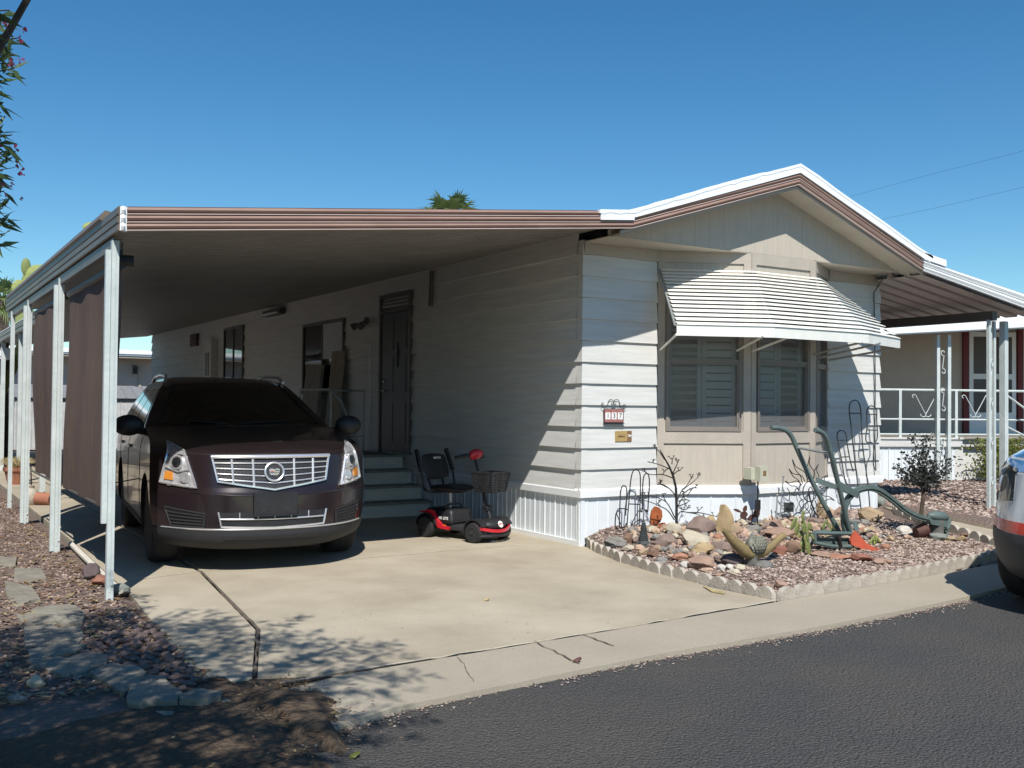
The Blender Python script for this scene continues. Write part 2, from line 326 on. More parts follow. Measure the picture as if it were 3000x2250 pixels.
# driveway slab and its left strip
dr=[(-4.36,-3.10),(-3.94,-3.24),(-2.0,-3.135),(-.40,-3.00),(-.44,-2.4),(-.33,-1.4),(.0,-.15),(.02,.02),(.02,22),(-3.6,22),(-3.745,.3),(-4.0,-2.04)]
struct(MB().prism([(x,y,-.2) for x,y in dr],(0,0,.20)),'driveway','concrete')
ds=[(-4.39,-3.10),(-4.65,-3.16),(-4.48,-.57),(-4.41,2.6),(-4.36,22),(-3.63,22),(-3.775,.3),(-4.03,-2.03)]
struct(MB().prism([(x,y,-.2) for x,y in ds],(0,0,.196)),'driveway_strip','concrete')
# joints: dark grooves filled with grit, and the pale control joint
def strip(pts,w,z,name,m):
    mb=MB(); k=len(pts)
    L=[];Rr=[]
    for i in range(k):
        a=np.array(pts[max(i-1,0)]);b=np.array(pts[min(i+1,k-1)]);t=(b-a)/np.linalg.norm(b-a);nn=np.array([-t[1],t[0]]); ww=w*(.6+.8*random.random())/2
        p=np.array(pts[i]); L.append((*(p+nn*ww),z)); Rr.append((*(p-nn*ww),z))
    mb.add(L+Rr,[(i,i+1,k+i+1,k+i) for i in range(k-1)]); return struct(mb,name,m)
def dens(pts,st=.12,j=.006):
    o=[]
    for a,b in zip(pts[:-1],pts[1:]):
        a=np.array(a);b=np.array(b);nn=max(1,int(np.linalg.norm(b-a)/st))
        for i in range(nn): o.append(tuple(a+(b-a)*i/nn+RNG.normal(size=2)*j))
    o.append(tuple(pts[-1])); return o
M['grit']=mat('joint_grit',(.15,.12,.09),.95,var=.4,scale=40)
M['palejoint']=mat('pale_joint_mortar',(.60,.54,.43),.9,var=.2,scale=30)
strip(dens([(-3.76,.3),(-4.015,-2.04),(-4.375,-3.1)],.12,.004),.019,.004,'driveway_joint','grit')
j1=[onZ(384,1699)[:2],onZ(581,1674)[:2]]; j2=[onZ(1100,1633)[:2],onZ(1522,1596)[:2]]
strip(dens([tuple(j1[0]),tuple(j1[1])]),.012,.004,'control_joint','palejoint')
strip(dens([tuple(j1[1]),tuple(j2[0]),tuple(j2[1])]),.012,.0045,'control_joint','palejoint')
strip(dens([(-4.3,-3.27),(-3.93,-3.25),(-2,-3.147),(-.4,-3.01)]),.014,.001,'gutter_joint','palejoint')
strip(dens([(-4.3,-3.30),(-3.93,-3.265),(-3.4,-3.235)]),.02,.002,'gutter_joint_dirt','grit')
def zl(x,y): return (800+x*.4521,1700+y*.4521)
for a,b in (((1690,400),(1985,545)),((2010,355),(2212,430)),((1195,500),(1300,660))):
    strip(dens([tuple(onZ(*zl(*a),-.005)[:2]),tuple(onZ(*zl(*b),-.005)[:2])],.05,.006),.009 if a[0]>1300 else .004,.0015,'gutter_crack','grit')
# dirt apron left of the driveway mouth
struct(grid(-9.,-4.0,-5.6,-3.0,40,24,lambda x,y:-.004-.03*sstep((-3.75-y)/.6)+wob(x*2,y*3)-.02*sstep((-5.2-x)) - (.012 if x>-4.46 else 0)-(.06 if x>-4.2 and y<-4.0 else 0)),'dirt_apron','dirt',True)
# left yard, right rock garden, side yard, neighbour's yard
def hl(x,y): return -.012+wob(x,y)+.022*sstep((-4.7-x)/.8)-.08*sstep((-3.3-y)/.5)
struct(grid(-16,-4.44,-3.9,24,60,110,lambda x,y:hl(x,y)-(.03 if x>-4.6 else 0)),'left_yard','gravelbase',True)
def garden_z(x,y): return hg(x,y)+wob(x*1.3,y*1.3)
mb=MB(); nx=70; ny=60
GL=[(-.33,-2.95),(-.43,-2.4),(-.32,-1.4),(.0,-.17),(.04,.3)]
def gleft(y): return float(np.interp(y,[p[1] for p in GL],[p[0] for p in GL]))
def gfront(x): return float(np.interp(x,[-.33,1.24,2.5,3.3,60],[-2.98,-2.86,-2.70,-2.60,2.9]))
vs=[]
for j in range(ny):
    for i in range(nx):
        s=i/(nx-1); t=j/(ny-1); xx0=-.35; x=xx0+s*(5.6-xx0); y0=gfront(x)+.02; y=y0+(.5-y0)*t; x=max(x,gleft(y)+.02); vs.append((x,y,garden_z(x,y)))
mb.add(vs,[(j*nx+i,j*nx+i+1,(j+1)*nx+i+1,(j+1)*nx+i) for j in range(ny-1) for i in range(nx-1)])
struct(mb,'rock_garden_bed','gravelbase',True)
struct(MB().prism([(-.36,-2.99,-.2),(1.24,-2.88,-.2),(2.5,-2.72,-.2),(3.6,-2.5,-.2),(4.6,-1.0,-.2),(4.6,0,-.2),(-.02,0,-.2),(-.36,-1.4,-.2),(-.46,-2.4,-.2)],(0,0,.188)),'garden_soil','dirt')
struct(grid(4.7,40,-2.2,30,70,60,lambda x,y:.146+wob(x,y) if y>gfront(x)+.5 else .146*sstep((y-gfront(x))/.5)-.03),'neighbour_yard','gravelbase',True)
# side walkway
wk=[(3.62,-2.5),(4.28,-2.42),(4.62,-.9),(4.95,.6),(4.95,12),(4.70,12),(4.70,-.05),(4.28,-.55),(4.05,-1.1),(3.8,-1.9)]
struct(MB().prism([(x,y,hg(x,y)-.1) for x,y in wk],(0,0,.125)),'walkway','concrete')
# distant hill
mb=MB(); hx=[(-60,0),(-40,4),(-22,9),(-10,15),(0,19),(9,17.5),(20,12),(36,8),(55,5),(80,0)]
hc=onY(640,1000,260.)
pts=[(hc[0]+x*1.1,260+RNG.normal()*3,z*.85) for x,z in hx]
for dy,sc in ((0,1),(60,.0)):pass
mb.add([(p[0],p[1]-40,-1) for p in pts]+pts+[(p[0],p[1]+60,-1) for p in pts],[(i,i+1,len(pts)+i+1,len(pts)+i) for i in range(len(pts)-1)]+[(len(pts)+i,len(pts)+i+1,2*len(pts)+i+1,2*len(pts)+i) for i in range(len(pts)-1)])
struct(mb,'hill','hill')
mb=MB(); cx_,cy_=-4.36,-3.72; K=40; rg_=np.random.default_rng(3); rr=[1+.22*math.sin(3*a+1)+.12*math.sin(7*a)+rg_.normal()*.05 for a in np.linspace(0,2*math.pi,K,endpoint=False)]
vs=[(cx_,cy_,.028)]
for f_,z_ in ((.35,.026),(.7,.014),(1.,-.045)):
    for k,a in enumerate(np.linspace(0,2*math.pi,K,endpoint=False)): vs.append((cx_+.19*f_*rr[k]*math.cos(a),cy_+.52*f_*rr[k]*math.sin(a),z_+rg_.normal()*.001))
mb.add(vs,[(0,1+k,1+(k+1)%K) for k in range(K)]+[(1+r*K+k,1+(r+1)*K+k,1+(r+1)*K+(k+1)%K,1+r*K+(k+1)%K) for r in range(2) for k in range(K)]); struct(mb,'dirt_mound','dirt',True)
# ---- gravel and leaf litter (uncountable)
OCT=np.array([(1,0,0),(0,1,0),(-1,0,0),(0,-1,0),(0,0,1),(0,0,-.6),(.6,.6,.55),(-.6,.55,.5),(-.55,-.6,.6),(.6,-.55,.5)],float)
OCTF=[(0,6,4),(6,1,4),(1,7,4),(7,2,4),(2,8,4),(8,3,4),(3,9,4),(9,0,4),(0,1,6),(1,2,7),(2,3,8),(3,0,9),(0,5,1),(1,5,2),(2,5,3),(3,5,0)]
def scatter(name,pts,zf,smin,smax,mats,label,flat=.6,leaf=False):
    n=len(pts); V=[]; F=[]; MI=[]
    base=OCT if not leaf else np.array([(-1,0,0),(-.3,.32,.12),(.5,.25,.1),(1,0,.25),(.5,-.25,.05),(-.3,-.32,.1)],float)
    fc=OCTF if not leaf else [(0,1,5),(1,2,4,5),(2,3,4)]
    k=0
    for (x,y) in pts:
        s=random.uniform(smin,smax); a=random.uniform(0,6.28); ca,sa=math.cos(a),math.sin(a); t=random.uniform(-.5,.5)
        v=base*np.array([s,s*random.uniform(.6,1),s*flat*random.uniform(.7,1.2)])
        v=v@np.array([[ca,sa,0],[-sa,ca,0],[0,0,1]]); v[:,2]+=v[:,0]*t*.6
        z=zf(x,y); v+=np.array([x,y,z+s*flat*.25]); V+=v.tolist(); F+=[tuple(i+k for i in f) for f in fc]; mi=random.randrange(len(mats)); MI+=[mi]*len(fc); k+=len(base)
    me=bpy.data.meshes.new(name); me.from_pydata(V,[],F)
    for m in mats: me.materials.append(m)
    me.polygons.foreach_set('material_index',MI); o=bpy.data.objects.new(name,me); link(o); o['kind']='stuff'; o['label']=label; return o
P=[]
while len(P)<15000:
    x=random.uniform(-.4,4.4); y=random.uniform(-2.98,-.02)
    if x>gleft(y)+.06 and y>gfront(x)+.05 and not (x>3.55+.25*(y+2.5)/1.5+.0 and x>3.6 and y<-.3): P.append((x,y))
scatter('gravel',P,garden_z,.011,.024,GR,'pinkish brown gravel covering the rock garden')
P=[]
while len(P)<13000:
    x=4.75+random.random()**1.5*11; y=-1.6+random.random()*8
    if x>4.98+.1*(y<0) and not(y<-.9 and x<5.0): P.append((x,y))
scatter('gravel',P,lambda x,y:.15+wob(x,y) if y>gfront(x)+.5 else .0,.018,.04,GR,'pinkish gravel covering the side yard beyond the walkway')
P=[(-4.6-random.random()**1.3*4.2,-3.0+random.random()**1.25*16) for _ in range(16000)]
scatter('gravel',P,lambda x,y:hl(x,y),.009,.021,GR[:4],'brown gravel in the narrow left yard under the posts')
P=[(-4.55-random.random()**1.2*3.6,-3.1+random.random()**1.3*14) for _ in range(9500)]
scatter('leaf_litter',P,lambda x,y:hl(x,y)+.012,.018,.045,LT,'dry leaf litter lying over the left yard',.5,True)
P=[(-4.3-random.random()*3,-4.3+random.random()*1.1) for _ in range(2600)]
scatter('leaf_litter',P,lambda x,y:-.03+wob(x*2,y*3),.008,.022,LT,'dry leaf crumbs on the dirt at the driveway mouth',.4,True)
P=[(random.gauss(-4.34,.11),random.gauss(-3.66,.27)) for _ in range(900)]
scatter('leaf_litter',P,lambda x,y:.012,.006,.018,LT,'drift of brown leaf crumbs over the left end of the gutter',.4,True)
P=[(random.uniform(.1,3.4),random.uniform(-2.3,-.2)) for _ in range(260)]
scatter('leaf_litter',P,lambda x,y:garden_z(x,y)+.015,.015,.04,[LT[1],LT[3]],'straw coloured dry leaves between the garden rocks',.5,True)
P=[]
for _ in range(1500):
    x=random.uniform(-4.5,2.2); P.append((x,float(np.interp(x,[q[0] for q in redge],[q[1] for q in redge]))-abs(random.gauss(0,.06))+.02))
scatter('gravel',P,lambda x,y:-.030,.003,.009,GR,'grit gathered along the edge of the asphalt')
P=[tuple(onZ(800+random.uniform(0,1000)*1.,1700+random.gauss(120,35))[:2]) for _ in range(70)]
scatter('leaf_litter',P,lambda x,y:.001,.005,.012,[LT[2],GR[3]],'dark specks of debris scattered on the driveway',.5,True)
# ================================================================== the house
WX=4.67; ZB=.565; Z1=.779; ST=.222; ZS=3.15; HL=19.75; FY=-.80; GY=-.46
home=thing('mobile_home','long white lap sided mobile home with low gable front and attached carport','house',(0,0,0))
def siding_wall(mb,p0,p1,nrm,z0=ZB,z1=ZS,m=0,prot=.026):
    p0=np.array([*p0,0.]);p1=np.array([*p1,0.]);n=np.array([*nrm,0.])
    zs=[z0]+[Z1+k*ST for k in range(30) if z0+.05<Z1+k*ST<z1-.03]+[z1]
    for a,b in zip(zs[:-1],zs[1:]):
        A=[p0+n*prot+[0,0,a],p1+n*prot+[0,0,a],p1+n*.003+[0,0,b],p0+n*.003+[0,0,b]]
        mb.add(A+[p0+[0,0,a]-n*.02,p1+[0,0,a]-n*.02],[(0,1,2,3),(0,4,5,1)],m)
# left wall with gaps behind door are simply covered by frames standing proud
mb=MB(); siding_wall(mb,(0,0.07),(0,HL),(-1,0),z1=3.3,prot=.034); build(mb,'side_wall','siding',home)
mb=MB(); siding_wall(mb,(.07,0),(.985,0),(0,-1)); siding_wall(mb,(3.70,0),(WX-.0,0),(0,-1)); siding_wall(mb,(WX,0),(WX,HL),(1,0)); build(mb,'front_wall','siding',home)
# corner boards that follow the laps (small metal caps)
for nm,(cx,cy,sx) in {'a':(0,0,-1),'b':(WX,0,1)}.items():
    mb=MB(); zs=[ZB]+[Z1+k*ST for k in range(11)]+[ZS]
    for a,b in zip(zs[:-1],zs[1:]):
        w=.024; A=[(cx+sx*w,cy+.075,a),(cx+sx*w,cy-w,a),(cx-sx*.075,cy-w,a)]; B=[(cx+sx*.006,cy+.075,b-.004),(cx+sx*.006,cy-.006,b-.004),(cx-sx*.075,cy-.006,b-.004)]
        C=[(cx,cy+.075,a),(cx,cy,a),(cx-sx*.075,cy,a)]
        mb.add(A+B+C,[(0,1,4,3),(1,2,5,4),(0,6,7,1),(1,7,8,2)])
    build(mb,'corner_cap','siding',home)
# solid core so that no light leaks
build(MB().box((.03,.03,.02),(WX-.03,HL-.02,3.12)),'core_wall','tantrim',home)
# skirting: ribbed metal panels
def ribs(mb,p0,p1,nrm,z0,z1,step=.098,prot=.010,m=0):
    p0=np.array([*p0,0.]);p1=np.array([*p1,0.]);n=np.array([*nrm,0.]); Ln=np.linalg.norm(p1-p0); t=(p1-p0)/Ln
    mb.add([p0+n*.002+[0,0,z0],p1+n*.002+[0,0,z0],p1+n*.002+[0,0,z1],p0+n*.002+[0,0,z1]],[(0,1,2,3)],m)
    k=0
    while .04+k*step<Ln-.03:
        c=p0+t*(.04+k*step); w=.009 if k%2 else .013; pr=prot*(1 if k%2==0 else .6)
        a=c-t*w;b=c-t*w*.4+n*pr;cc=c+t*w*.4+n*pr;d=c+t*w
        Q=[a+n*.002,b,cc,d+n*.002]; mb.add([q+[0,0,z0] for q in Q]+[q+[0,0,z1] for q in Q],[(0,1,5,4),(1,2,6,5),(2,3,7,6),(4,5,6,7),(0,3,2,1)],m); k+=1
mb=MB(); ribs(mb,(-.004,.03),(-.004,HL),(-1,0),.05,.50)
bay=[(1.0,0.),(1.93,GY),(2.94,GY),(3.69,0.)]
ribs(mb,(.03,-.004),(.99,-.004),(0,-1),.02,.50,.14); ribs(mb,(3.70,-.004),(WX-.02,-.004),(0,-1),.02,.50,.14); ribs(mb,(WX+.004,.02),(WX+.004,8),(1,0),.1,.50)
def nrm2(a,b):
    t=np.array(b)-np.array(a); t=t/np.linalg.norm(t); return np.array([t[1],-t[0]])
for a,b in zip(bay[:-1],bay[1:]):
    n=nrm2(a,b); ribs(mb,np.array(a)+n*.004,np.array(b)+n*.004,n,.02,.50,.14)
build(mb,'skirting','skirt',home)
mb=MB(); mb.box((-.028,-.006,.0),(-.006,HL,.05)); mb.box((-.026,.0,.50),(-.006,.03,.0)); build(mb,'base_trim','trimwhite',home)
build(MB().box((-.020,-.018,.0),(.034,.034,.494)),'skirting_corner','skirt',home)
# band board above the skirting
mb=MB()
mb.prism([(-.001,.0,.495),(-.042,.0,.495),(-.042,.0,.562),(-.024,.0,.585),(-.001,.0,.585)],(0,HL,0))
def band(mb,a,b,n,z0,z1,d,inset=0):
    a=np.array(a);b=np.array(b); mb.prism([(*a,z0),(*b,z0),(*b,z1),(*a,z1)],(n[0]*d,n[1]*d,0))
path=[(-.042,0.)]+[(1.0,0.)]
off=.042
def offpath(P,d):
    o=[]
    for i,p in enumerate(P):
        ns=[]
        if i>0: ns.append(nrm2(P[i-1],p))
        if i<len(P)-1: ns.append(nrm2(p,P[i+1]))
        n=sum(ns); n=n/np.linalg.norm(n); c=n@ns[0]; o.append(np.array(p)+n*d/c)
    return o
FP=[(-.042,0.),(1.0,0.),(1.93,GY),(2.94,GY),(3.69,0.),(WX+.042,0.)]
o1=offpath(FP,off); o2=offpath(FP,off*.45)
k=len(FP); vs=[(*p,.495) for p in FP]+[(*p,.495) for p in o1]+[(*p,.562) for p in o1]+[(*p,.587) for p in o2]+[(*p,.587) for p in FP]
fs=[(r*k+i,r*k+i+1,(r+1)*k+i+1,(r+1)*k+i) for r in range(4) for i in range(k-1)]+[(0,k,2*k,3*k,4*k),(k-1,2*k-1,3*k-1,4*k-1,5*k-1)]
mb.add(vs,fs); build(mb,'band_board','trimwhite',home)
# bay facets with a window hole each
wins=[(.09,.90),(.09,.90),(.08,.88)]; ZSI,ZHD=1.17,2.68
wlab=['wide window in the left facet of the bay','window in the middle facet of the bay','narrow looking window in the right facet of the bay']
bw=MB(); bt=MB()
for i,(a,b) in enumerate(zip(bay[:-1],bay[1:])):
    a=np.array(a);b=np.array(b);n=nrm2(a,b);t=(b-a)/np.linalg.norm(b-a);Ln=np.linalg.norm(b-a); u0,u1=wins[i][0]*Ln,wins[i][1]*Ln
    def Q(u,d,z): p=a+t*u+n*d; return (p[0],p[1],z)
    def blk(mbx,ua,ub,za,zb,d0,d1,m=0): mbx.prism([Q(ua,d0,za),Q(ub,d0,za),Q(ub,d0,zb),Q(ua,d0,zb)],(n[0]*(d1-d0),n[1]*(d1-d0),0),m)
    blk(bw,0,Ln,.585,ZSI-.02,-.10,0); blk(bw,0,Ln,ZHD,3.128,-.10,0); blk(bw,0,u0,ZSI-.02,ZHD,-.10,0); blk(bw,u1,Ln,ZSI-.02,ZHD,-.10,0)
    # grooves as thin darker reveals in the panels
    for g in np.arange(.18,Ln-.05,.2):
        blk(bt,g,g+.004,.60,1.035,.0005,.0016,0); blk(bt,g,g+.004,ZHD+.08,3.0,.0005,.0016,0)
    # trim boards: stiles at the facet ends, rail under the sill, head rail, top rail
    blk(bt,.0,u0-.02,.59,3.12,.001,.018); blk(bt,u1+.02,Ln,.59,3.12,.001,.018)
    blk(bt,u0-.02,u1+.02,1.04,ZSI-.005,.001,.018); blk(bt,u0-.02,u1+.02,ZHD,ZHD+.07,.001,.018); blk(bt,u0-.02,u1+.02,3.0,3.12,.001,.018)
    # window
    fr=MB()
    w=.032
    blk(fr,u0,u1,ZSI,ZSI+w,-.05,.026); blk(fr,u0,u1,ZHD-w,ZHD-.001,-.05,.026); blk(fr,u0,u0+w,ZSI+w,ZHD-w,-.05,.026); blk(fr,u1-w,u1,ZSI+w,ZHD-w,-.05,.026)
    blk(fr,u0+w,u1-w,1.925,1.955,-.04,.020); blk(fr,u0+w,u1-w,ZSI+w,ZSI+w+.02,-.03,.012); blk(fr,u0+w,u0+w+.018,ZSI+w+.02,1.925,-.03,.012); blk(fr,u1-w-.018,u1-w,ZSI+w+.02,1.925,-.03,.012); blk(fr,u0+w+.018,u1-w-.018,1.895,1.925,-.03,.012)
    win=build(fr,'window','winframe',home); win['label']=wlab[i]
    g=MB(); g.add([Q(u0+w,-.012,ZSI+w),Q(u1-w,-.012,ZSI+w),Q(u1-w,-.012,ZHD-w),Q(u0+w,-.012,ZHD-w)],[(0,1,2,3)]); build(g,'pane',M['winglass'],win)
    sh=MB(); dp0=-.075
    W2=(u1-u0-2*w); um=(u0+u1)/2
    for (pa,pb,open_) in ((u0+w+.005,um-.004,i==0),(um+.004,u1-w-.005,i==1)):
        st=.045
        for za,zb in ((ZSI+w,ZSI+w+.07),(1.90,1.97),(ZHD-w-.07,ZHD-w)): blk(sh,pa+st,pb-st,za,zb,dp0-.02,dp0)
        blk(sh,pa,pa+st,ZSI+w,ZHD-w,dp0-.02,dp0+.002); blk(sh,pb-st,pb,ZSI+w,ZHD-w,dp0-.02,dp0+.002)
        for z0,z1 in ((ZSI+w+.075,1.895),(1.975,ZHD-w-.075)):
            nl=int((z1-z0)/.078)
            for k2 in range(nl):
                zc=z0+(k2+.5)*(z1-z0)/nl; dz=.036 if not open_ else .018; dd=.006 if not open_ else .026
                sh.add([Q(pa+st,dp0-.01-dd+.01,zc-dz),Q(pb-st,dp0-.01-dd+.01,zc-dz),Q(pb-st,dp0-.01+dd,zc+dz),Q(pa+st,dp0-.01+dd,zc+dz)],[(0,1,2,3)])
    build(sh,'shutter','shutter',win)
build(bw,'bay_wall','tan',home); build(bt,'bay_trim',['tantrim','winframe'],home)
# gable: board face, soffit, box
RXA,RZA=2.46,3.875     # ridge seen at the gable face
LX,RX_=0.0,4.70
def rakez(x):
    return 3.155+(x-0.0)/(2.30)*(3.865-3.155) if x<2.30 else 3.865-(x-2.30)/(4.44-2.30)*(3.865-3.10)
mb=MB(); gp=[(LX,3.13),(RX_,3.13),(RX_,3.13)]
ptsg=[(LX-.0,GY,3.13),(RX_,GY,3.13),(RX_,GY,3.14),(2.42,GY,3.92),(LX,GY,3.19)]
mb.prism(ptsg,(0,.05,0)); gw=build(mb,'gable_wall','tan',home)
GV=MB()
for g in np.arange(.10,4.6,.203):
    zt=min(rakez(g)+.02,3.9); 
    if zt>3.17: GV.box((g,GY-.0012,3.135),(g+.003,GY+.01,zt))
build(GV,'gable_seams','tantrim',home)['kind']='stuff'
mb=MB()      # soffit slabs under the gable box, cut round the bay
mb.prism([(-.005,GY+.001,3.120),(1.90,GY+.001,3.120),(.99,-.021,3.120),(-.005,-.021,3.120)],(0,0,.009)); build(mb,'soffit','soffit',home); mb=MB()
mb.prism([(2.97,GY+.001,3.120),(4.70,GY+.001,3.120),(4.70,-.021,3.120),(3.72,-.021,3.120)],(0,0,.009)); build(mb,'soffit','soffit',home)
for xa_,xb_ in ((0,.985),(3.71,WX)): build(MB().box((xa_,-.030,2.999),(xb_,-.019,3.119)),'frieze_board','tantrim',home)
# roof: two slopes with overhang, white coating; rake boards; brown ribbed fascia
RID=2.30
def roofz(x): # top of brown fascia
    return np.interp(x,[-4.66,0,2.30,4.44],[2.832,3.275,4.005,3.215])
def fbot(x): return np.interp(x,[-4.66,0,2.30,4.44],[2.655,3.148,3.858,3.10])
mb=MB()
def slab(xa,za,xb,zb,y0,y1,th): mb.prism([(xa,y0,za),(xb,y0,zb),(xb,y0,zb+th),(xa,y0,za+th)],(0,y1-y0,0))
slab(-.62,3.215,0.0,3.272,FY+.03,HL+.4,.045); slab(0.0,3.272,2.30,4.0,FY+.03,HL+.4,.055); slab(2.30,4.0,4.62,3.19,FY+.03,HL+.4,.055)
roof=build(mb,'roof','roofwhite',home)
mb=MB()  # rolled white edge lapping over the fascia
def lip(mb,xa,za,xb,zb,h,y=FY-.03,t=.028,mm=0): mb.prism([(xa,y,za),(xb,y,zb),(xb,y,zb+h),(xa,y,za+h)],(0,t,0),mm)
lip(mb,-.40,3.150+.035,0.0,3.225,.098); lip(mb,.002,3.250,2.30,3.985,.085); lip(mb,2.30,3.985,4.55,3.195,.085)
for xa,za,xb,zb in ((-.42,3.268,0.,3.322),(0.,3.322,.8,3.60),(.8,3.60,1.5,3.832),(1.5,3.832,2.30,4.085),(2.30,4.085,4.60,3.27)):
    xs=np.linspace(xa,xb,9); zz=[za+(zb-za)*(x-xa)/(xb-xa)+random.uniform(-.006,.010) for x in xs]
    for q in range(8): mb.prism([(xs[q],FY-.034,zz[q]-.03),(xs[q+1],FY-.034,zz[q+1]-.03),(xs[q+1],FY-.034,zz[q+1]),(xs[q],FY-.034,zz[q])],(0,.3,0))
build(mb,'roof_edge','roofwhite',roof)
def ribfascia(P,y,facing,nrib,mains,name,parent,thick=.02):
    # P: list of (x, zbot, ztop) at constant y (facing -y) ; bulging ribs between pale ridges
    mbb=MB(); prof=[]
    for r in range(nrib):
        a=r/nrib;b=(r+1)/nrib; h=b-a
        prof+=[(a+h*.02,.013,1),(a+h*.13,.013,1),(a+h*.17,-.004,0),(a+h*.33,.014,0),(a+h*.55,.022,0),(a+h*.8,.014,0),(a+h*.97,-.006,0)]
    prof+=[(1.0,.0,1),(1.0,-.02,1)]; prof=[(0,-.02,1)]+prof
    k=len(prof)
    for (xa,ba,ta),(xb,bb,tb) in zip(P[:-1],P[1:]):
        vs=[]
        for s,d,_ in prof: vs.append((xa,y-d,ba+(ta-ba)*s)); vs.append((xb,y-d,bb+(tb-bb)*s))
        for i in range(k-1): mbb.add([vs[2*i],vs[2*i+1],vs[2*i+3],vs[2*i+2]],[(0,1,2,3)],1 if (prof[i][2] and prof[i+1][2]) else 0)
    return build(mbb,name,mains,parent)
ribfascia([(0.0,3.148,3.275),(2.30,3.858,3.985)],FY,0,2,['brown','pinkish'],'fascia',home)
ribfascia([(2.30,3.858,3.985),(4.44,3.10,3.205)],FY,0,2,['brown','pinkish'],'fascia',home)
mb=MB(); lip(mb,-.12,3.085,2.30,3.817,.036,FY+.03,.025,0); lip(mb,2.30,3.817,4.5,3.055,.036,FY+.03,.025,0); build(mb,'rake_board','tantrim',home)
mb=MB(); mb.prism([(-.0,FY+.055,3.115),(2.30,FY+.055,3.845),(4.6,FY+.055,3.055),(4.6,FY+.055,3.075),(2.30,FY+.055,3.866),(-.0,FY+.055,3.135)],(0,GY-FY-.055,0)); build(mb,'rake_soffit','soffit',home)
# door, transom, windows on the carport side
def xbox(mb,x0,x1,y0,y1,z0,z1,m=0): return mb.box((x0,y0,z0),(x1,y1,z1),m)
mb=MB(); y0,y1=3.89,4.90
xbox(mb,-.06,-.015,y0,y0+.05,.74,2.98); xbox(mb,-.06,-.015,y1-.05,y1,.74,2.98); xbox(mb,-.06,-.015,y0+.05,y1-.05,2.93,2.98); xbox(mb,-.06,-.015,y0+.05,y1-.05,2.72,2.76)
for k in range(3): xbox(mb,-.052,-.03,y0+.05,y1-.05,2.78+k*.05,2.795+k*.05)
dfr=build(mb,'door_frame','frame_d',home)
mb=MB(); xbox(mb,-.040,-.012,y0+.055,y1-.055,.76,2.715)
for ya,yb in ((y0+.14,4.36),(4.44,y1-.14)):
    for za,zb in ((.9,1.45),(1.6,2.1),(2.2,2.6)): xbox(mb,-.046,-.038,ya,yb,za,zb)
dr_=build(mb,'door','doorm',home); build(MB().tube([(-.04,4.72,1.62),(-.09,4.72,1.62),(-.09,4.66,1.62)],.014),'handle','chrome',dr_)
build(MB().sphere((-.055,4.72,1.75),.022),'door_lock','chrome',dr_)
build(MB().box((-.06,4.28,1.95),(-.042,4.34,2.3)),'door_hanging','black',dr_)
def sidewin(ya,yb,za,zb,name_lab,blind):
    f=MB(); w=.04
    xbox(f,-.055,-.015,ya,yb,za,za+w); xbox(f,-.055,-.015,ya,yb,zb-w,zb); xbox(f,-.055,-.015,ya,ya+w,za+w,zb-w); xbox(f,-.055,-.015,yb-w,yb,za+w,zb-w); xbox(f,-.05,-.02,(ya+yb)/2-.02,(ya+yb)/2+.02,za+w,zb-w)
    w_=build(f,'window','frame_d',home); w_['label']=name_lab
    g=MB(); g.add([(-.034,ya+w,za+w),(-.034,yb-w,za+w),(-.034,yb-w,zb-w),(-.034,ya+w,zb-w)],[(0,1,2,3)]); build(g,'pane','carglass',w_)
    if blind:
        b=MB(); n_=int((zb-za-.1)*.55/.03)
        for q in range(n_): xbox(b,-.040,-.036,ya+w,(ya+yb)/2-.025,zb-w-.03*(q+1),zb-w-.03*q-.005)
        build(b,'blind','shutter',w_)
sidewin(6.25,8.05,1.58,2.76,'dark sliding window with half drawn blind behind the stair rail',True)
sidewin(11.45,12.8,1.5,2.98,'far dark window above the car roof',False)
# fittings on that wall, each its own thing
def wallthing(name,label,cat,mb,m,group=None):
    o=build(mb,name,m); return tag(o,label,cat,group)
wallthing('wall_vent','brown square louvre vent high on the carport wall','vent',MB().box((-.07,14.9,2.72),(-.021,15.5,3.0)).box((-.085,14.93,2.75),(-.07,15.47,2.80)).box((-.085,14.93,2.84),(-.07,15.47,2.89)).box((-.085,14.93,2.93),(-.07,15.47,2.97)),'rustdark')
wb=thing('wall_cabinet','narrow white meter cabinet with dark slots on carport wall','cabinet',(-.1,13.6,1.6))
build(MB().box((-.16,13.35,1.5),(-.021,13.95,2.78)),'cabinet_box','siding',wb)
build(MB().box((-.165,13.5,2.0),(-.161,13.56,2.5)).box((-.165,13.62,2.0),(-.161,13.68,2.5)).box((-.165,13.74,2.0),(-.161,13.80,2.5)),'slot','black',wb)
fl=thing('strip_light','slim unlit strip light fitting under the carport ceiling','light fitting',(-.1,9.4,3.1))
build(MB().box((-.14,9.0,3.03),(-.021,9.95,3.13)),'fitting_body','frame_d',fl); build(MB().tube([(-.155,9.05,3.06),(-.155,9.9,3.06)],.03,8),'tube_cover','galv',fl)
sp=thing('security_light','twin head security light beside the dark door','lamp',(-.05,5.4,2.66))
build(MB().lathe([(.06,0),(.06,.03),(.02,.04)],(-.02,5.4,2.66),(-1,0,0)),'mount','frame_d',sp)
for dy in (-.1,.1): build(MB().tube([(-.05,5.4,2.66),(-.12,5.4+dy,2.62)],.012).lathe([(.02,0),(.05,.06),(.055,.11),(.045,.115)],(-.12,5.4+dy,2.62),(-.7,dy*4,-.5)),'lamp_head','frame_d',sp)
wallthing('downspout','thin dark downspout on the carport wall between door and corner','pipe',MB().tube([(-.04,3.3,3.18),(-.05,3.3,2.72)],.03,8),'frame_d')
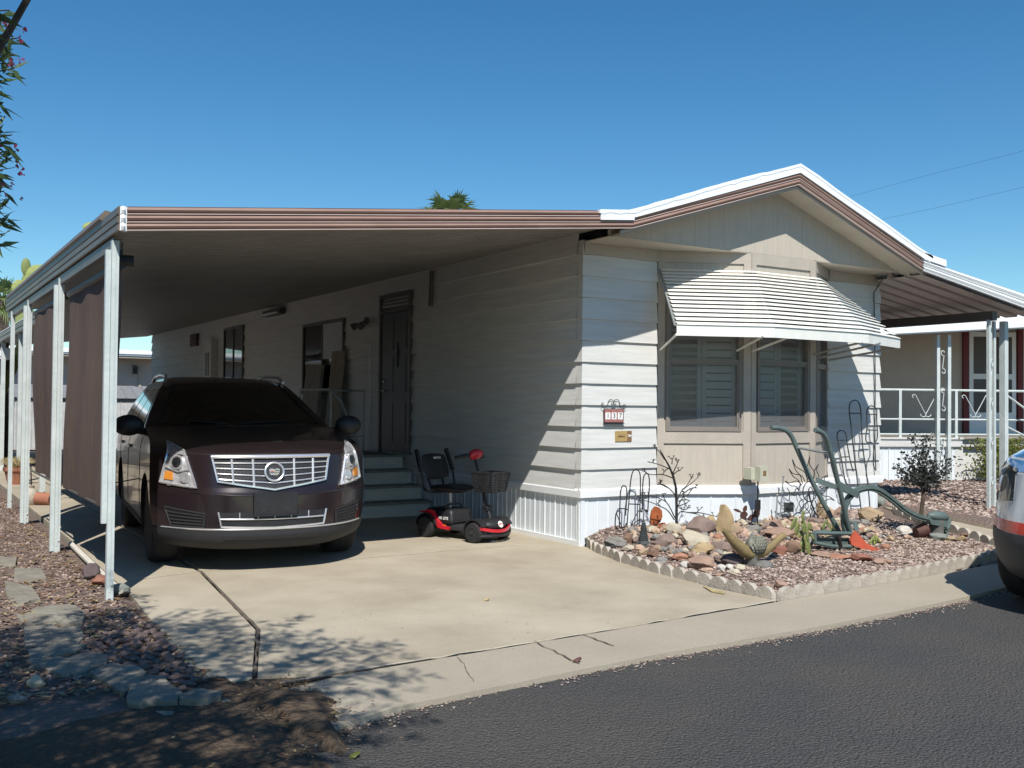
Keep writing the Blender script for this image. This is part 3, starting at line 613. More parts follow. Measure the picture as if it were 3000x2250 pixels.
wallthing('wall_hose_bib','short grey cable hanging beside the front door','cable',MB().tube([(-.035,5.25,2.3),(-.035,5.27,1.9),(-.035,5.24,1.4),(-.035,5.3,.9)],.006,5),'galv')
# steps
stp=thing('front_steps','grey wooden steps with brown treads climbing to the dark door','steps',(-.55,4.2,0))
fy=[3.25,3.53,3.81,4.08]; tops=[.185,.37,.555,.74]
for i,(a,z) in enumerate(zip(fy,tops)):
    b=fy[i+1] if i<3 else 5.35
    build(MB().box((-1.12,a,tops[i-1]+.001 if i else 0.),(-.05,b if i<3 else 5.35,z-.03)) ,'riser','wood_d',stp)
    build(MB().box((-1.15,a-.035,z-.029),(-.03,b+.0 if i<3 else 5.38,z)),'tread','treadm',stp)
rail=thing('stair_railing','thin grey metal railing round the landing of the front steps','railing',(-1.1,4.6,.74))
mb=MB()
for p in ((-1.08,4.15),(-1.08,5.3),(-.1,5.3)): mb.tube([(*p,.741),(*p,1.62)],.014,6)
build(mb,'post','galv',rail); build(MB().tube([(-1.08,4.15,1.62),(-1.08,5.3,1.62),(-.1,5.3,1.62)],.016,6),'handrail','galv',rail); build(MB().tube([(-1.08,4.15,.95),(-1.08,5.3,.95),(-.1,5.3,.95)],.01,6),'lower_rail','galv',rail)
build(MB().tube([(-1.08,4.15,1.62),(-1.06,3.9,1.5),(-1.0,3.5,1.05),(-.98,3.3,.75),(-.98,3.28,.19)],.017,8),'stair_rail','galv',rail)
wallthing('leaning_board','tall pale board leaning on the wall behind the stair railing','board',MB().prism([(-.30,6.0,.01),(-.30,6.5,.01),(-.06,6.6,2.25),(-.06,6.1,2.25)],(-.03,0,0)),'cardboard')
wallthing('leaning_board','brown packing panel with a pale top leaning under the side window','board',MB().prism([(-.35,6.8,.01),(-.35,7.5,.01),(-.09,7.6,2.05),(-.09,6.9,2.05)],(-.05,0,0)),'treadm')
# ================================================================== carport
cp=thing('carport','long metal carport roof on white posts attached to the mobile home','carport',(-4.65,-.5,0))
def czu(x): return 3.215+.1155*x      # underside
mb=MB(); y=FY+.045; k=0; prof=[]
while y<7.05:
    prof+=[(y,0),(y+.10,0),(y+.112,.028),(y+.138,.028)]; y+=.15
vs=[(-4.63,yy,czu(-4.63)+h) for yy,h in prof]+[(-.02,yy,czu(-.02)+h) for yy,h in prof]; n=len(prof)
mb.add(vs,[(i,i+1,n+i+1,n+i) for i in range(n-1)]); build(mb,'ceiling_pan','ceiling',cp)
mb=MB(); mb.prism([(-4.64,FY+.02,czu(-4.63)+.06),(-.02,FY+.02,czu(-.02)+.06),(-.02,FY+.02,czu(-.02)+.075),(-4.64,FY+.02,czu(-4.63)+.075)],(0,7.9,0)); build(mb,'roof_panel','roofwhite',cp)
ribfascia([(-4.62,2.659,2.834),(-.0,3.148,3.320)],FY,0,3,['brown','pinkish'],'fascia',cp)
mb=MB()       # white corner cap with scalloped profile
for r in range(3):
    z0=2.655+r*.059; mb.prism([(-4.665,FY-.018,z0),(-4.618,FY-.018,z0),(-4.618,FY-.018,z0+.056),(-4.665,FY-.018,z0+.056)],(0,.04,0)); mb.tube([(-4.645,FY-.018,z0+.008),(-4.645,FY-.028,z0+.03),(-4.645,FY-.018,z0+.052)],.014,8)
build(mb,'corner_cap','trimwhite',cp)
# left eave fascia runs back along the posts, with gutter behind
mb=MB(); prof=[(0,2.655),(-.012,2.66),(-.012,2.70),(0,2.707),(-.014,2.715),(-.016,2.755),(0,2.765),(-.012,2.775),(-.012,2.825),(0,2.832),(.02,2.832),(.02,2.655)]
mb.prism([(-4.668+dx,FY-.015,z) for dx,z in prof],(0,7.95,0)); build(mb,'eave_gutter','olivefascia',cp)
mb=MB(); mb.prism([(-4.66,-.2,2.80),(-4.70,-.2,2.83),(-4.66,-.2,2.9),(-4.55,-.2,2.88)],(0,7.2,0)); build(mb,'roof_rim','olivefascia',cp)
mb=MB(); mb.box((-4.66,-.55,2.56),(-4.60,7.1,2.64)); build(mb,'beam','olivefascia',cp)
PY=[-.52,2.16,4.70,6.5]
for i,py in enumerate(PY):
    p=MB(); x=-4.65
    if i<3:
        p.box((x-.020,py-.05,-.01),(x+.030,py+.005,2.62)); p.box((x-.058,py-.035,0.0 if i else .55),(x-.022,py+.015,2.55))
        p.box((x-.001,py-.054,.05),(x+.009,py-.0505,2.6))
    else: p.box((x-.025,py-.025,0),(x+.025,py+.025,2.62))
    o=build(p,'post','post',cp)
    build(MB().lathe([(.008,0),(.008,.006),(.003,.009)],(x+.017,py-.052 if i<3 else py-.026,.10),(0,-1,0),8),'bolt','galv',o)
# shade screens between the posts
def screen(y0,y1,zt,zb,lab,seed,xin=-4.60,sk=.0):
    t=thing('shade_screen',lab,'shade screen',(xin,(y0+y1)/2,zb),0,'brown roll down shade screens between the posts')
    nu,nv=40,24; vs=[]
    for j in range(nv+1):
        for i in range(nu+1):
            u=i/nu; v=j/nv; amp=.028*(1-.3*v)
            vs.append((xin+amp*math.sin(u*17+seed+1.2*math.sin(3*v))*(.25+.75*v)+.02*math.sin(5*v+seed)-.05*v*sk, y0+(y1-y0)*u, zt+(zb-zt)*v))
    mb=MB(); mb.add(vs,[(j*(nu+1)+i,j*(nu+1)+i+1,(j+1)*(nu+1)+i+1,(j+1)*(nu+1)+i) for j in range(nv) for i in range(nu)]); build(mb,'shade_cloth','mesh',t,True)
    build(MB().tube([(xin+.02,y0-.05,zt+.02),(xin+.02,y1+.03,zt+.02)],.035,12),'roller','frame_d',t)
    build(MB().tube([(xin-.05*sk,y0,zb-.005),(xin-.05*sk,y1,zb-.005)],.012,8),'hem_bar','frame_d',t)
    return t
screen(-.42,2.02,2.44,.62,'nearest brown shade screen hanging behind the front carport post',1.)
screen(2.26,4.62,2.44,.62,'second brown shade screen hanging behind the second carport post',3.1)
t=thing('roller_bracket','black roller tube end with bracket beside the front post top','bracket',(-4.5,-.5,2.5))
build(MB().tube([(-4.62,-.46,2.49),(-4.50,-.48,2.49)],.042,12),'roller_end','black',t); build(MB().box((-4.61,-.49,2.42),(-4.58,-.44,2.62)),'plate','black',t)
tag(build(MB().tube([(-4.60,2.20,.72),(-4.50,2.23,.66),(-4.30,2.0,.62),(-4.0,1.7,.7)],.006,5),'tie_cord','black'),'thin black cord tied from the second post to the shade screen','cord')
# ================================================================== side awning on the right
sa=thing('side_awning','white edged corrugated patio roof on the right side of the home','patio cover',(6.2,-.5,.15))
def az(x): return 3.06-.152*(x-4.47)
mb=MB(); prof=[]; y=FY+.05
while y<9.: prof+=[(y,0),(y+.165,0),(y+.18,.06),(y+.23,.06)]; y+=.25
vs=[(4.50,yy,az(4.5)+h) for yy,h in prof]+[(6.9,yy,az(6.9)+h) for yy,h in prof]; n=len(prof)
mb.add(vs,[(i,i+1,n+i+1,n+i) for i in range(n-1)]); build(mb,'awning_pan','ceiling2',sa)
mb=MB(); mb.prism([(4.5,FY+.03,az(4.5)+.07),(6.95,FY+.03,az(6.95)+.07),(6.95,FY+.03,az(6.95)+.085),(4.5,FY+.03,az(4.5)+.085)],(0,9.7,0)); build(mb,'roof_panel','roofwhite',sa)
ribfascia([(4.44,3.092,3.225),(6.95,2.71,2.905)],FY-.002,0,2,['trimwhite','trimwhite'],'fascia',sa)
mb=MB(); lip(mb,4.44,3.226,4.86,3.172,.08,FY-.034,.05,0); build(mb,'cap_strip','roofwhite',sa)
mb=MB(); mb.box((6.15,-.62,2.60),(6.25,9,2.72)); build(mb,'beam','frame_d',sa)
def scrollpost(px,py,z0,z1,parent,w=.30,dirx=(1,0),r=.020):
    d=np.array([*dirx,0.]); a=np.array([px,py,0.]); b=a+d*w
    for q in (a,b):
        m_=MB(); m_.box((q[0]-r,q[1]-r,z0),(q[0]+r,q[1]+r,z1)); build(m_,'post','post' ,parent)
    def sc(c,flip):
        pts=[]
        for k in range(34):
            s=k/33.; 
            if s<.28: th=2.2*math.pi*(1-s/.28); rr=.03+.03*(s/.28); pts.append(c+d*(flip*(-.04+rr*math.cos(th)))+np.array([0,0,.20+rr*math.sin(th)]))
            elif s>.72: th=2.2*math.pi*((s-.72)/.28); rr=.06-.03*((s-.72)/.28); pts.append(c+d*(flip*(.04-rr*math.cos(th)))+np.array([0,0,-.20-rr*math.sin(th)]))
            else:
                q=(s-.28)/.44; pts.append(c+d*flip*(.02+.0*q)*(1-2*q)+np.array([0,0,.2-.4*q]))
        return pts
    k=0; z=z1-.35
    while z>z0+.2:
        c=(a+b)/2+np.array([0,0,z]); build(MB().tube(sc(c,1 if k%2==0 else 1),.008,5),'scroll','post',parent); z-=.52; k+=1
scrollpost(6.16,-.56,.14,2.61,sa,.27,(.94,.33))
tag(build(MB().box((6.62,-.50,.14),(6.70,-.42,2.62)),'galvanised_post','post'),'mottled square post just right of the scrolled patio post','post')
# ================================================================== window awning
aw=thing('window_awning','white louvred metal awning wrapped round the bay window','awning',(2.3,-.3,2.5))
T0=[(1.0,-.035),(1.93,GY-.035),(2.97,GY-.035),(3.72,-.035)]
L0=[(.69,-.66),(1.66,-1.06),(3.13,-1.06),(4.16,-.70)]
NS=15
def awl(s,k):   # point on the awning surface: s 0 top .. 1 lip
    t=np.array(T0[k]); l=np.array(L0[k]); p=t+(l-t)*(s**1.08); z=2.93+(2.255-2.93)*(s*.86+.14*s*s); return np.array([p[0],p[1],z])
NRM=np.array([0,-.72,.69])
for q in range(NS):
    s0=q/NS; s1=(q+1.05)/NS; mb=MB()
    up=[awl(s0,k)-NRM*.006 for k in range(4)]; mid=[awl(min(s1-.012,1),k)+NRM*.019 for k in range(4)]; md2=[awl(min(s1,1),k)+NRM*.016 for k in range(4)]; dn=[awl(min(s1,1),k)+NRM*.018 for k in range(4)]
    vs=up+mid+md2+dn; mb.add(vs,[(r*4+i,r*4+i+1,(r+1)*4+i+1,(r+1)*4+i) for r in range(3) for i in range(3)])
    build(mb,'slat','cream',aw)
for k in range(4):
    build(MB().ribbon([awl(t_,k)-NRM*.02 for t_ in (0,.25,.5,.75,.98)],(1,0,0),.03,.012),'rafter','galv',aw)
mb=MB(); lp=[awl(1,k) for k in range(4)]; P0=[p+[0,0,.012] for p in lp]; P1=[p+[0,0,-.10] for p in lp]; c_=np.array([2.4,-.1,0])
P2=[p+np.array([(c_-p)[0],(c_-p)[1],0])*.02 for p in P1]; P3=[p+np.array([(c_-p)[0],(c_-p)[1],0])*.02 for p in P0]
mb.add(P0+P1+P2+P3,[(r*4+i,r*4+i+1,(r+1)*4+i+1,(r+1)*4+i) for r in range(3) for i in range(3)]+[(0,4,8,12),(3,7,11,15)]); build(mb,'lip','cream',aw)
for (a,b) in ((lp[0]-[0,0,.09],(1.02,-.03,2.05)),(lp[1]-[.15,0,.09],(1.75,GY+.02,2.05)),(lp[1]-[-.2,0,.09],(1.95,GY-.02,2.05)),(lp[2]-[.1,0,.09],(2.92,GY-.02,2.05)),(lp[2]-[-.2,0.,.09],(3.1,GY+.05,2.02)),(lp[3]-[0,0,.09],(3.70,-.03,2.02))):
    build(MB().tube([a,b],.013,8),'arm','galv' if a[0]>2.6 else 'cream',aw)
# ================================================================== sign, plaque, outlet box
def sx(px,y=-.024): return onY(px[0],px[1],y)
def n3(x,y,Y=-.03): return onY(1720+x*.10245,1150+y*.10247,Y)
hn=thing('house_number_sign','wrought iron house number 137 on painted tiles on the white siding','sign',(float(n3(760,650)[0]),-.03,float(n3(760,650)[2])))
a=n3(490,470);b=n3(1020,860); zt,zb=float(n3(750,475)[2]),float(n3(750,850)[2]); xa,xb=float(a[0]),float(b[0])
build(MB().box((xa-.006,-.036,zb-.012),(xb+.006,-.026,zb)).box((xa-.006,-.036,zt),(xb+.006,-.026,zt+.006)).box((xa-.007,-.036,zb),(xa,-.026,zt)).box((xb,-.036,zb),(xb+.007,-.026,zt)).box((xa-.012,-.05,zb-.018),(xb+.01,-.026,zb-.012)),'frame','wireblk',hn)
w3=(xb-xa)/3
for i,ch in enumerate('137'):
    o=build(MB().box((xa+w3*i+.0015,-.040,zb+.001),(xa+w3*(i+1)-.0015,-.027,zt-.001)),'tile','tile',hn)
    build(MB().lathe([(w3*.42,0),(w3*.42,.0012)],(xa+w3*(i+.5),-.0402,(zb+zt)/2-.002),(0,-1,0),20).box((xa+w3*(i+.5)-w3*.40,-.0408,(zb+zt)/2-.038),(xa+w3*(i+.5)+w3*.40,-.0402,(zb+zt)/2+.034)),'tile_medallion','white',o)
    build(text(ch,.072,(xa+w3*(i+.5),-.0432,(zb+zt)/2-.002),(1,0,0),(0,0,1),.0008,.0),'numeral','black',o)
mb=MB()
def curl(P): return [n3(*p,-.036) for p in P]
def spl(P,n=8):
    P=[np.array(p,float) for p in P]; o=[]
    Q=[2*P[0]-P[1]]+P+[2*P[-1]-P[-2]]
    for i in range(1,len(Q)-2):
        for k in range(n):
            t=k/n; o.append(.5*((2*Q[i])+(-Q[i-1]+Q[i+1])*t+(2*Q[i-1]-5*Q[i]+4*Q[i+1]-Q[i+2])*t*t+(-Q[i-1]+3*Q[i]-3*Q[i+1]+Q[i+2])*t**3))
    o.append(P[-1]); return o
for P in ([(480,300),(430,300),(415,370),(450,430),(520,430),(580,360),(620,240),(690,195),(750,250),(770,330),(720,340),(700,290)],
          [(1040,420),(1020,380),(1060,345),(1100,380),(1090,440),(1020,480),(960,430),(930,300),(900,220),(830,200),(780,230),(770,330),(810,340),(830,290)]):
    mb.tube(spl(curl(P)),.0035,6)
build(mb,'scroll','wireblk',hn)
pl_=thing('name_plaque','small gold nameplate reading sahara under the house number','plaque',(float(n3(1040,1250)[0]),-.03,float(n3(1040,1250)[2])))
a=n3(815,1100);b=n3(1275,1395); xs=float(n3(1150,1200)[0]); X0,X1,Z0_,Z1_=float(a[0]),float(b[0]),float(b[2]),float(a[2])
build(MB().box((X0,-.030,Z0_),(xs,-.022,Z1_)),'plate','brass',pl_); build(MB().box((xs,-.030,Z0_),(X1,-.022,Z1_)),'end_panel','brass2',pl_)
build(text('sahara',.034,((X0+xs)/2,-.031,(Z0_+Z1_)/2),(1,0,0),(0,0,1),.0006,.0006),'lettering','rustdark',pl_)
zc=(Z0_+Z1_)/2; build(MB().prism([(xs+.004,-.031,zc+.012),(X1-.004,-.031,zc+.004),(X1-.004,-.031,zc+.010),(xs+.012,-.031,zc+.020)],(0,-.001,0)).prism([(xs+.004,-.031,zc-.008),(X1-.004,-.031,zc-.002),(X1-.004,-.031,zc+.002),(xs+.02,-.031,zc+.006)],(0,-.001,0)),'emblem','white',pl_)
eb=thing('outlet_box','cream weatherproof outlet box on a thin black stake by the bay','outlet box',(2.55,-.75,.2))
p0=z6(1650,235);p1=z6(1790,360); YB=-.62
a=onY(*z6(1648,235),YB);b=onY(*z6(1722,345),YB);c=onY(*z6(1715,220),YB-.05);d=onY(*z6(1788,360),YB-.05)
build(MB().box((a[0],YB-.02,b[2]),(b[0],YB+.09,a[2])),'box_back','boxcream',eb)
build(MB().box((c[0],YB-.10,d[2]),(d[0],YB,c[2])),'cover','boxcream',eb)
build(MB().box((c[0]+.045,YB-.104,d[2]+.06),(d[0]-.025,YB-.1,c[2]-.045)),'socket_panel','brass2',eb)
mx=float(onY(*z6(1727,400),YB)[0]); build(MB().tube([(mx,YB,d[2]),(mx-.003,YB,.17)],.008,6),'stake','black',eb)
build(MB().box((mx-.022,YB-.02,float(onY(*z6(1725,640),YB)[2])),(mx+.022,YB+.02,float(onY(*z6(1725,545),YB)[2]))),'plug','black',eb)
# cable down the right corner
tag(build(MB().tube([onY(*q,Y) for q,Y in (((2590,812),-.4),((2575,835),-.1),((2560,858),-.045),((2561,900),-.045),((2563,1010),-.045),((2564,1130),-.045),((2563,1290),-.045),((2566,1380),-.06))],.008,6),'wall_cable','wire'),'thin dark cable running down the right corner of the front wall','cable')
# ================================================================== vehicles
class Car:
    # slices: z, yf (nose), b (sweep of the nose in plan), p (sweep power), w (half width), yr (tail), br
    def __init__(s,S): s.S=np.array(S,float)
    def q(s,z): return [float(np.interp(z,s.S[:,0],s.S[:,i])) for i in range(1,7)]
    def yf(s,x,z):
        yf,b,p,w,yr,br=s.q(z); t=min(1,abs(x)/w); return yf+b*t**p
    def P(s,x,z,off=0.):      # point on the front surface pushed out by off
        e=.01; y=s.yf(x,z); dx=(s.yf(x+e,z)-s.yf(x-e,z))/(2*e); dz=(s.yf(x,z+e)-s.yf(x,z-e))/(2*e)
        n=np.array([dx,-1.,dz]); n/=np.linalg.norm(n); return np.array([x,y,z])+n*off
    def SP(s,sg,y,z,off=0.):
        w=s.q(z)[3]; w1=s.q(z+.01)[3]; n=np.array([1.,0,-(w1-w)/.01]); n/=np.linalg.norm(n); return np.array([sg*(w+n[0]*off),y,z+n[2]*off])
    def body(s,nz=54,nf=14,ns=14):
        zs=np.unique(np.concatenate([np.linspace(s.S[0,0],s.S[-1,0],nz),s.S[:,0]])); mb=MB(); rings=[]
        for z in zs:
            yf,b,p,w,yr,br=s.q(z); rg=[]
            xs=[w*math.sin(math.pi/2*(i/nf)) for i in range(-nf,nf+1)]
            rg+=[(x,yf+b*(abs(x)/w)**p,z) for x in xs]
            y1=yf+b; y2=yr-br
            rg+=[(w,y1+(y2-y1)*i/ns,z) for i in range(1,ns)]
            rg+=[(x,yr-br*(abs(x)/w)**3,z) for x in xs[::-1]]
            rg+=[(-w,y2+(y1-y2)*i/ns,z) for i in range(1,ns)]
            rings.append(rg)
        n=len(rings[0]); vs=[p for r in rings for p in r]
        fs=[(i*n+j,i*n+(j+1)%n,(i+1)*n+(j+1)%n,(i+1)*n+j) for i in range(len(rings)-1) for j in range(n)]
        fs+=[tuple(range(n))[::-1],tuple((len(rings)-1)*n+j for j in range(n))]
        return mb.add(vs,fs)
    def patch(s,top,bot,off=.006,nx=6,nz=6,surf=None,mb=None,m=0,thick=.02):
        surf=surf or s.P; mb=mb or MB(); T=[];B=[]
        def dn(L):
            o=[]
            for a,b in zip(L[:-1],L[1:]): o+=[np.array(a)+(np.array(b)-np.array(a))*k/nx for k in range(nx)]
            return o+[np.array(L[-1],float)]
        T=dn(top);B=dn(bot);k=len(T); vs=[]
        for j in range(nz+1):
            for i in range(k): q=T[i]+(B[i]-T[i])*j/nz; vs.append(surf(q[0],q[1],off))
        base=len(vs); fs=[(j*k+i,j*k+i+1,(j+1)*k+i+1,(j+1)*k+i) for j in range(nz) for i in range(k-1)]
        bd=[(0,i) for i in range(k)]+[(j,k-1) for j in range(1,nz+1)]+[(nz,i) for i in range(k-2,-1,-1)]+[(j,0) for j in range(nz-1,0,-1)]
        for j,i in bd: q=T[i]+(B[i]-T[i])*j/nz; vs.append(surf(q[0],q[1],off-thick))
        L=len(bd); fs+=[(bd[a][0]*k+bd[a][1],bd[(a+1)%L][0]*k+bd[(a+1)%L][1],base+(a+1)%L,base+a) for a in range(L)]
        return mb.add(vs,fs,m)
    def line(s,pts,r,off=.008,n=5,mb=None,surf=None,k=6,flat=None):
        surf=surf or s.P; mb=mb or MB(); o=[]
        for a,b in zip(pts[:-1],pts[1:]): o+=[surf(a[0]+(b[0]-a[0])*i/k,a[1]+(b[1]-a[1])*i/k,off) for i in range(k)]
        o.append(surf(pts[-1][0],pts[-1][1],off)); return mb.tube(o,r,n)
def carve(o,cyls,parent):
    for (x0,x1,y,z,r) in cyls:
        mb=MB(); mb.tube([(x0,y,z),(x1,y,z)],r,32); c=build(mb,'cut','black',None)
        bm=bmesh.new(); bm.from_mesh(c.data); bmesh.ops.recalc_face_normals(bm,faces=bm.faces); bm.to_mesh(c.data); bm.free()
        c.matrix_world=parent.matrix_world
        md=o.modifiers.new('b','BOOLEAN'); md.object=c; md.operation='DIFFERENCE'; md.solver='EXACT'
        bpy.context.view_layer.update(); dg=bpy.context.evaluated_depsgraph_get(); me=bpy.data.meshes.new_from_object(o.evaluated_get(dg)); o.modifiers.clear(); o.data=me
        bpy.data.objects.remove(c)
def wheel(parent,x,y,r,w,sg,rimcol='rim',spokes=7,name='wheel'):
    o=build(MB().lathe([(r*.62,-w/2),(r*.93,-w/2),(r*.985,-w/2+.02),(r,-w/2+.05),(r,w/2-.05),(r*.985,w/2-.02),(r*.93,w/2),(r*.62,w/2)],(x,y,r),(1,0,0),40),name,'rubber',parent,True,False)
    mb=MB(); ax=x+sg*(w/2-.015)
    mb.lathe([(r*.64,-.05),(r*.64,.012),(r*.58,.012),(r*.56,-.04)],(ax,y,r),(sg,0,0),32)
    mb.lathe([(r*.17,-.03),(r*.16,.005),(.0001,.008)],(ax,y,r),(sg,0,0),16)
    for k in range(spokes):
        a=2*math.pi*k/spokes; d=np.array([0,math.cos(a),math.sin(a)]); c=np.array([ax,y,r])
        mb.ribbon([c+d*r*.12+np.array([-sg*.0,0,0]),c+d*r*.6+np.array([-sg*.005,0,0])],np.cross(d,[1,0,0]),.055*r/.37,.02)
    build(mb,'rim',rimcol,o,True,False); return o
S=[(.20,.12,.60,3,.80,4.70,.3),(.24,.04,.62,3,.90,4.80,.3),(.30,.005,.62,3,.935,4.82,.3),(.36,.00,.60,3,.945,4.83,.3),(.48,.00,.58,3,.95,4.83,.3),(.66,.01,.56,3,.955,4.83,.3),(.72,.035,.56,3,.955,4.82,.3),
   (.98,.10,.54,3,.95,4.72,.3),(1.015,.15,.54,3,.945,4.70,.3),(1.04,.24,.50,3,.94,4.68,.3),(1.075,.44,.42,3,.93,4.65,.3),(1.11,.76,.30,2.8,.92,4.62,.3),(1.15,1.15,.20,2.5,.905,4.6,.3),(1.175,1.33,.30,2.2,.90,4.6,.3),
   (1.30,1.60,.34,2.2,.835,4.57,.3),(1.45,1.94,.30,2.2,.745,4.5,.3),(1.56,2.20,.28,2.2,.665,4.4,.3),(1.61,2.38,.28,2.2,.62,4.3,.3),(1.65,2.70,.3,2.2,.54,4.1,.3),(1.67,3.1,.3,2.2,.40,3.8,.2)]
S=[((z if z<.9 else .9+(z-.9)*1.065),yf,b,p,w,yr,br) for z,yf,b,p,w,yr,br in S]
car=Car(S)
suv=thing('parked_suv','dark plum sport utility vehicle parked under the carport','car',(-3.235,-.03,0),R(-6.5))
bpy.context.view_layer.update()
bd=build(car.body(),'body','carpaint',suv,True,False,28)
carve(bd,[(x0,x1,y,.37,.43) for y in (.99,3.80) for x0,x1 in ((-1.2,-.62),(.62,1.2))],suv)
for x,sg in ((-.80,-1),(.80,1)):
    for y in (.99,3.80): wheel(suv,x,y,.372,.24,sg)
L=lambda *a,**k: build(car.line(*a,**k),'trim','chrome',suv,True,False)
build(car.patch([(-.78,1.60),(0,1.62),(.0,1.62),(.78,1.60)][:1]+[(0,1.605),(.60,1.585)][0:0]+[(0,1.60)]+[(.57,1.585)],[(-.80,1.19)]+[(0,1.185)]+[(.80,1.19)],.004) if False else car.patch([(-.555,1.62),(0,1.645),(.555,1.62)],[(-.775,1.225),(0,1.215),(.775,1.225)],.004,8,10),'windshield','carglass',suv,True,False)
build(car.line([(-.775,1.22),(-.555,1.62)],.012,.004,k=10),'pillar_trim','black',suv,True,False); build(car.line([(.775,1.22),(.555,1.62)],.012,.004,k=10),'pillar_trim','black',suv,True,False)
for sg in (-1,1):
    sf=lambda y,z,off,sg=sg: car.SP(sg,y,z,off)
    for ya,yb,yc,yd in ((2.50,2.78,2.78,1.80),(2.84,3.52,3.56,2.84),(3.60,3.98,4.16,3.64)):
        build(car.patch([(ya,1.58),(yb,1.58)],[(yd,1.19),(yc,1.19)],.004,6,6,surf=sf),'side_window','carglass',suv,True,False)
    build(car.line([(1.70,1.165),(4.2,1.175)],.010,.006,surf=sf,k=12),'window_trim','chrome',suv,True,False)
    for yy in (1.52,2.80,3.86): build(car.line([(yy,.42),(yy,1.1)],.003,.001,surf=sf,k=8),'door_seam','black',suv,True,False)
    for yy in (2.55,3.6): build(MB().ribbon([(sg*.955,yy-.1,.98),(sg*.985,yy,.985),(sg*.955,yy+.1,.98)],(0,0,1),.03,.015),'door_handle','chrome',suv,True,False)
    build(car.patch([(1.44,.34),(3.34,.34)],[(1.44,.23),(3.34,.23)],.008,14,3,surf=sf),'sill','cargrey',suv,True,False)
    build(MB().tube([(sg*.62,2.55,1.655),(sg*.60,2.68,1.715),(sg*.59,3.3,1.74),(sg*.58,3.95,1.72),(sg*.6,4.05,1.66)],.018,8),'roof_rail','chrome',suv,True,False)
    # mirror
    mo=MB().sphere((sg*1.06,1.48,1.215),(.14,.085,.10)); mo.tube([(sg*.88,1.58,1.15),(sg*1.0,1.53,1.17)],.035,8)
    build(mo,'mirror','carpaint' if False else 'black',suv,True,False)
    # headlight: chrome-edged tall lamp with projector, reflector and amber signal
    T=[(sg*.70,1.02),(sg*.80,1.085)];B=[(sg*.615,.715),(sg*.875,.755)]
    Tm=[(sg*.70,1.00),(sg*.80,1.035)]
    if sg<0: T,B=T[::-1],B[::-1]
    hl=build(car.patch(T,B,.006,6,8),'headlight','lampbowl',suv,True,False)
    e=[(sg*.70,1.02),(sg*.80,1.085),(sg*.875,.755),(sg*.615,.715),(sg*.70,1.02)]
    build(car.line(e[2:5],.010,.012,k=8),'bezel','chrome',hl,True,False); build(car.line(e[0:3],.008,.012,k=8),'bezel','chrome',hl,True,False)
    c=car.P(sg*.75,.925,.012); c2=car.P(sg*.75,.925,.10)-c; 
    build(MB().lathe([(.062,-.01),(.062,.010),(.048,.012),(.045,.0)],c,c2,24).lathe([(.030,.0),(.030,.014),(.018,.022),(.001,.025)],c,c2,20),'projector','chrome',hl,True,False)
    build(MB().lathe([(.040,.0),(.036,.022),(.02,.032),(.001,.034)],c,c2,20),'projector_lens','lensdark',hl,True,False)
    inner,outer=(.69,.79)
    c=car.P(sg*(.695 if sg<0 else .70),.80,.010); c2=car.P(sg*.695,.80,.10)-c
    build(MB().lathe([(.048,0),(.046,.012),(.03,.016),(.001,.004)],c,c2,20),'reflector','chrome',hl,True,False)
    build(car.patch([(sg*.785,.845),(sg*.835,.85)],[(sg*.785,.775),(sg*.845,.78)],.014,3,3),'turn_signal','orange_l',hl,True,False)
    build(car.patch([(sg*.715,1.02),(sg*.79,1.05)],[(sg*.70,.985),(sg*.81,1.0)],.011,3,2),'upper_reflector','chrome',hl,True,False)
    build(car.line([(sg*.66,.868),(sg*.745,.845),(sg*.835,.885)],.008,.014),'lamp_divider','chrome',hl,True,False)
    for k in range(5): build(car.patch([(sg*(.65+.038*k),.745),(sg*(.672+.038*k),.747)],[(sg*(.65+.038*k),.728),(sg*(.672+.038*k),.73)],.013,2,2),'led','chrome',hl,True,False)
    # fog vent
    T=[(sg*.56,.50),(sg*.84,.545)] ; B=[(sg*.565,.395),(sg*.79,.40)]
    fg=build(car.patch(T,B,.004,5,3),'fog_vent','black',suv,True,False)
    for k in range(4): build(car.line([(sg*.575,.415+.024*k),(sg*(.79+.01*k),.42+.03*k)],.005,.008),'louvre','cargrey',fg,True,False)
    build(car.line([(sg*.555,.505),(sg*.845,.55),(sg*.795,.395),(sg*.56,.388),(sg*.555,.505)],.006,.006),'vent_frame','cargrey',fg,True,False)
# grille
gr=build(car.patch([(-.485,.965),(0,.965),(.485,.965)],[(-.45,.775),(0,.70),(.45,.775)],.003,8,6),'grille','black',suv,True,False)
build(car.line([(-.50,.975),(.50,.975)],.017,.014,k=24,n=8),'top_bar','chrome',gr,True,False)
fr=MB(); car.line([(-.495,.97),(-.455,.77),(0,.695),(.455,.77),(.495,.97)],.010,.012,mb=fr,k=10); build(fr,'surround','chrome',gr,True,False)
for k in range(4):
    z=.925-.044*k; dzc=-.012*(k+.5)
    build(car.line([(-.478+.010*k,z),(0,z+dzc),(.478-.010*k,z)],.0055,.010,k=14),'bar','chrome',gr,True,False)
for xx in (-.335,-.17,.17,.335): build(car.line([(xx*1.03,.955),(xx,.745 if abs(xx)>.3 else .725)],.012,.011,k=6),'upright','chrome',gr,True,False)
for k in range(5):
    mbm=MB()
    for xx in np.arange(-.45,.46,.03):
        if abs(xx)>.09: z=.945-.044*k-.012*(k+.5)*(1-abs(xx)/.52); car.line([(xx,z),(xx+.012,z)],.005,.004,mb=mbm,k=1,n=4)
    build(mbm,'mesh_row','cargrey',gr,True,False)['kind']='stuff'
c=car.P(0,.845,.016); cc=car.P(0,.845,.12)-c
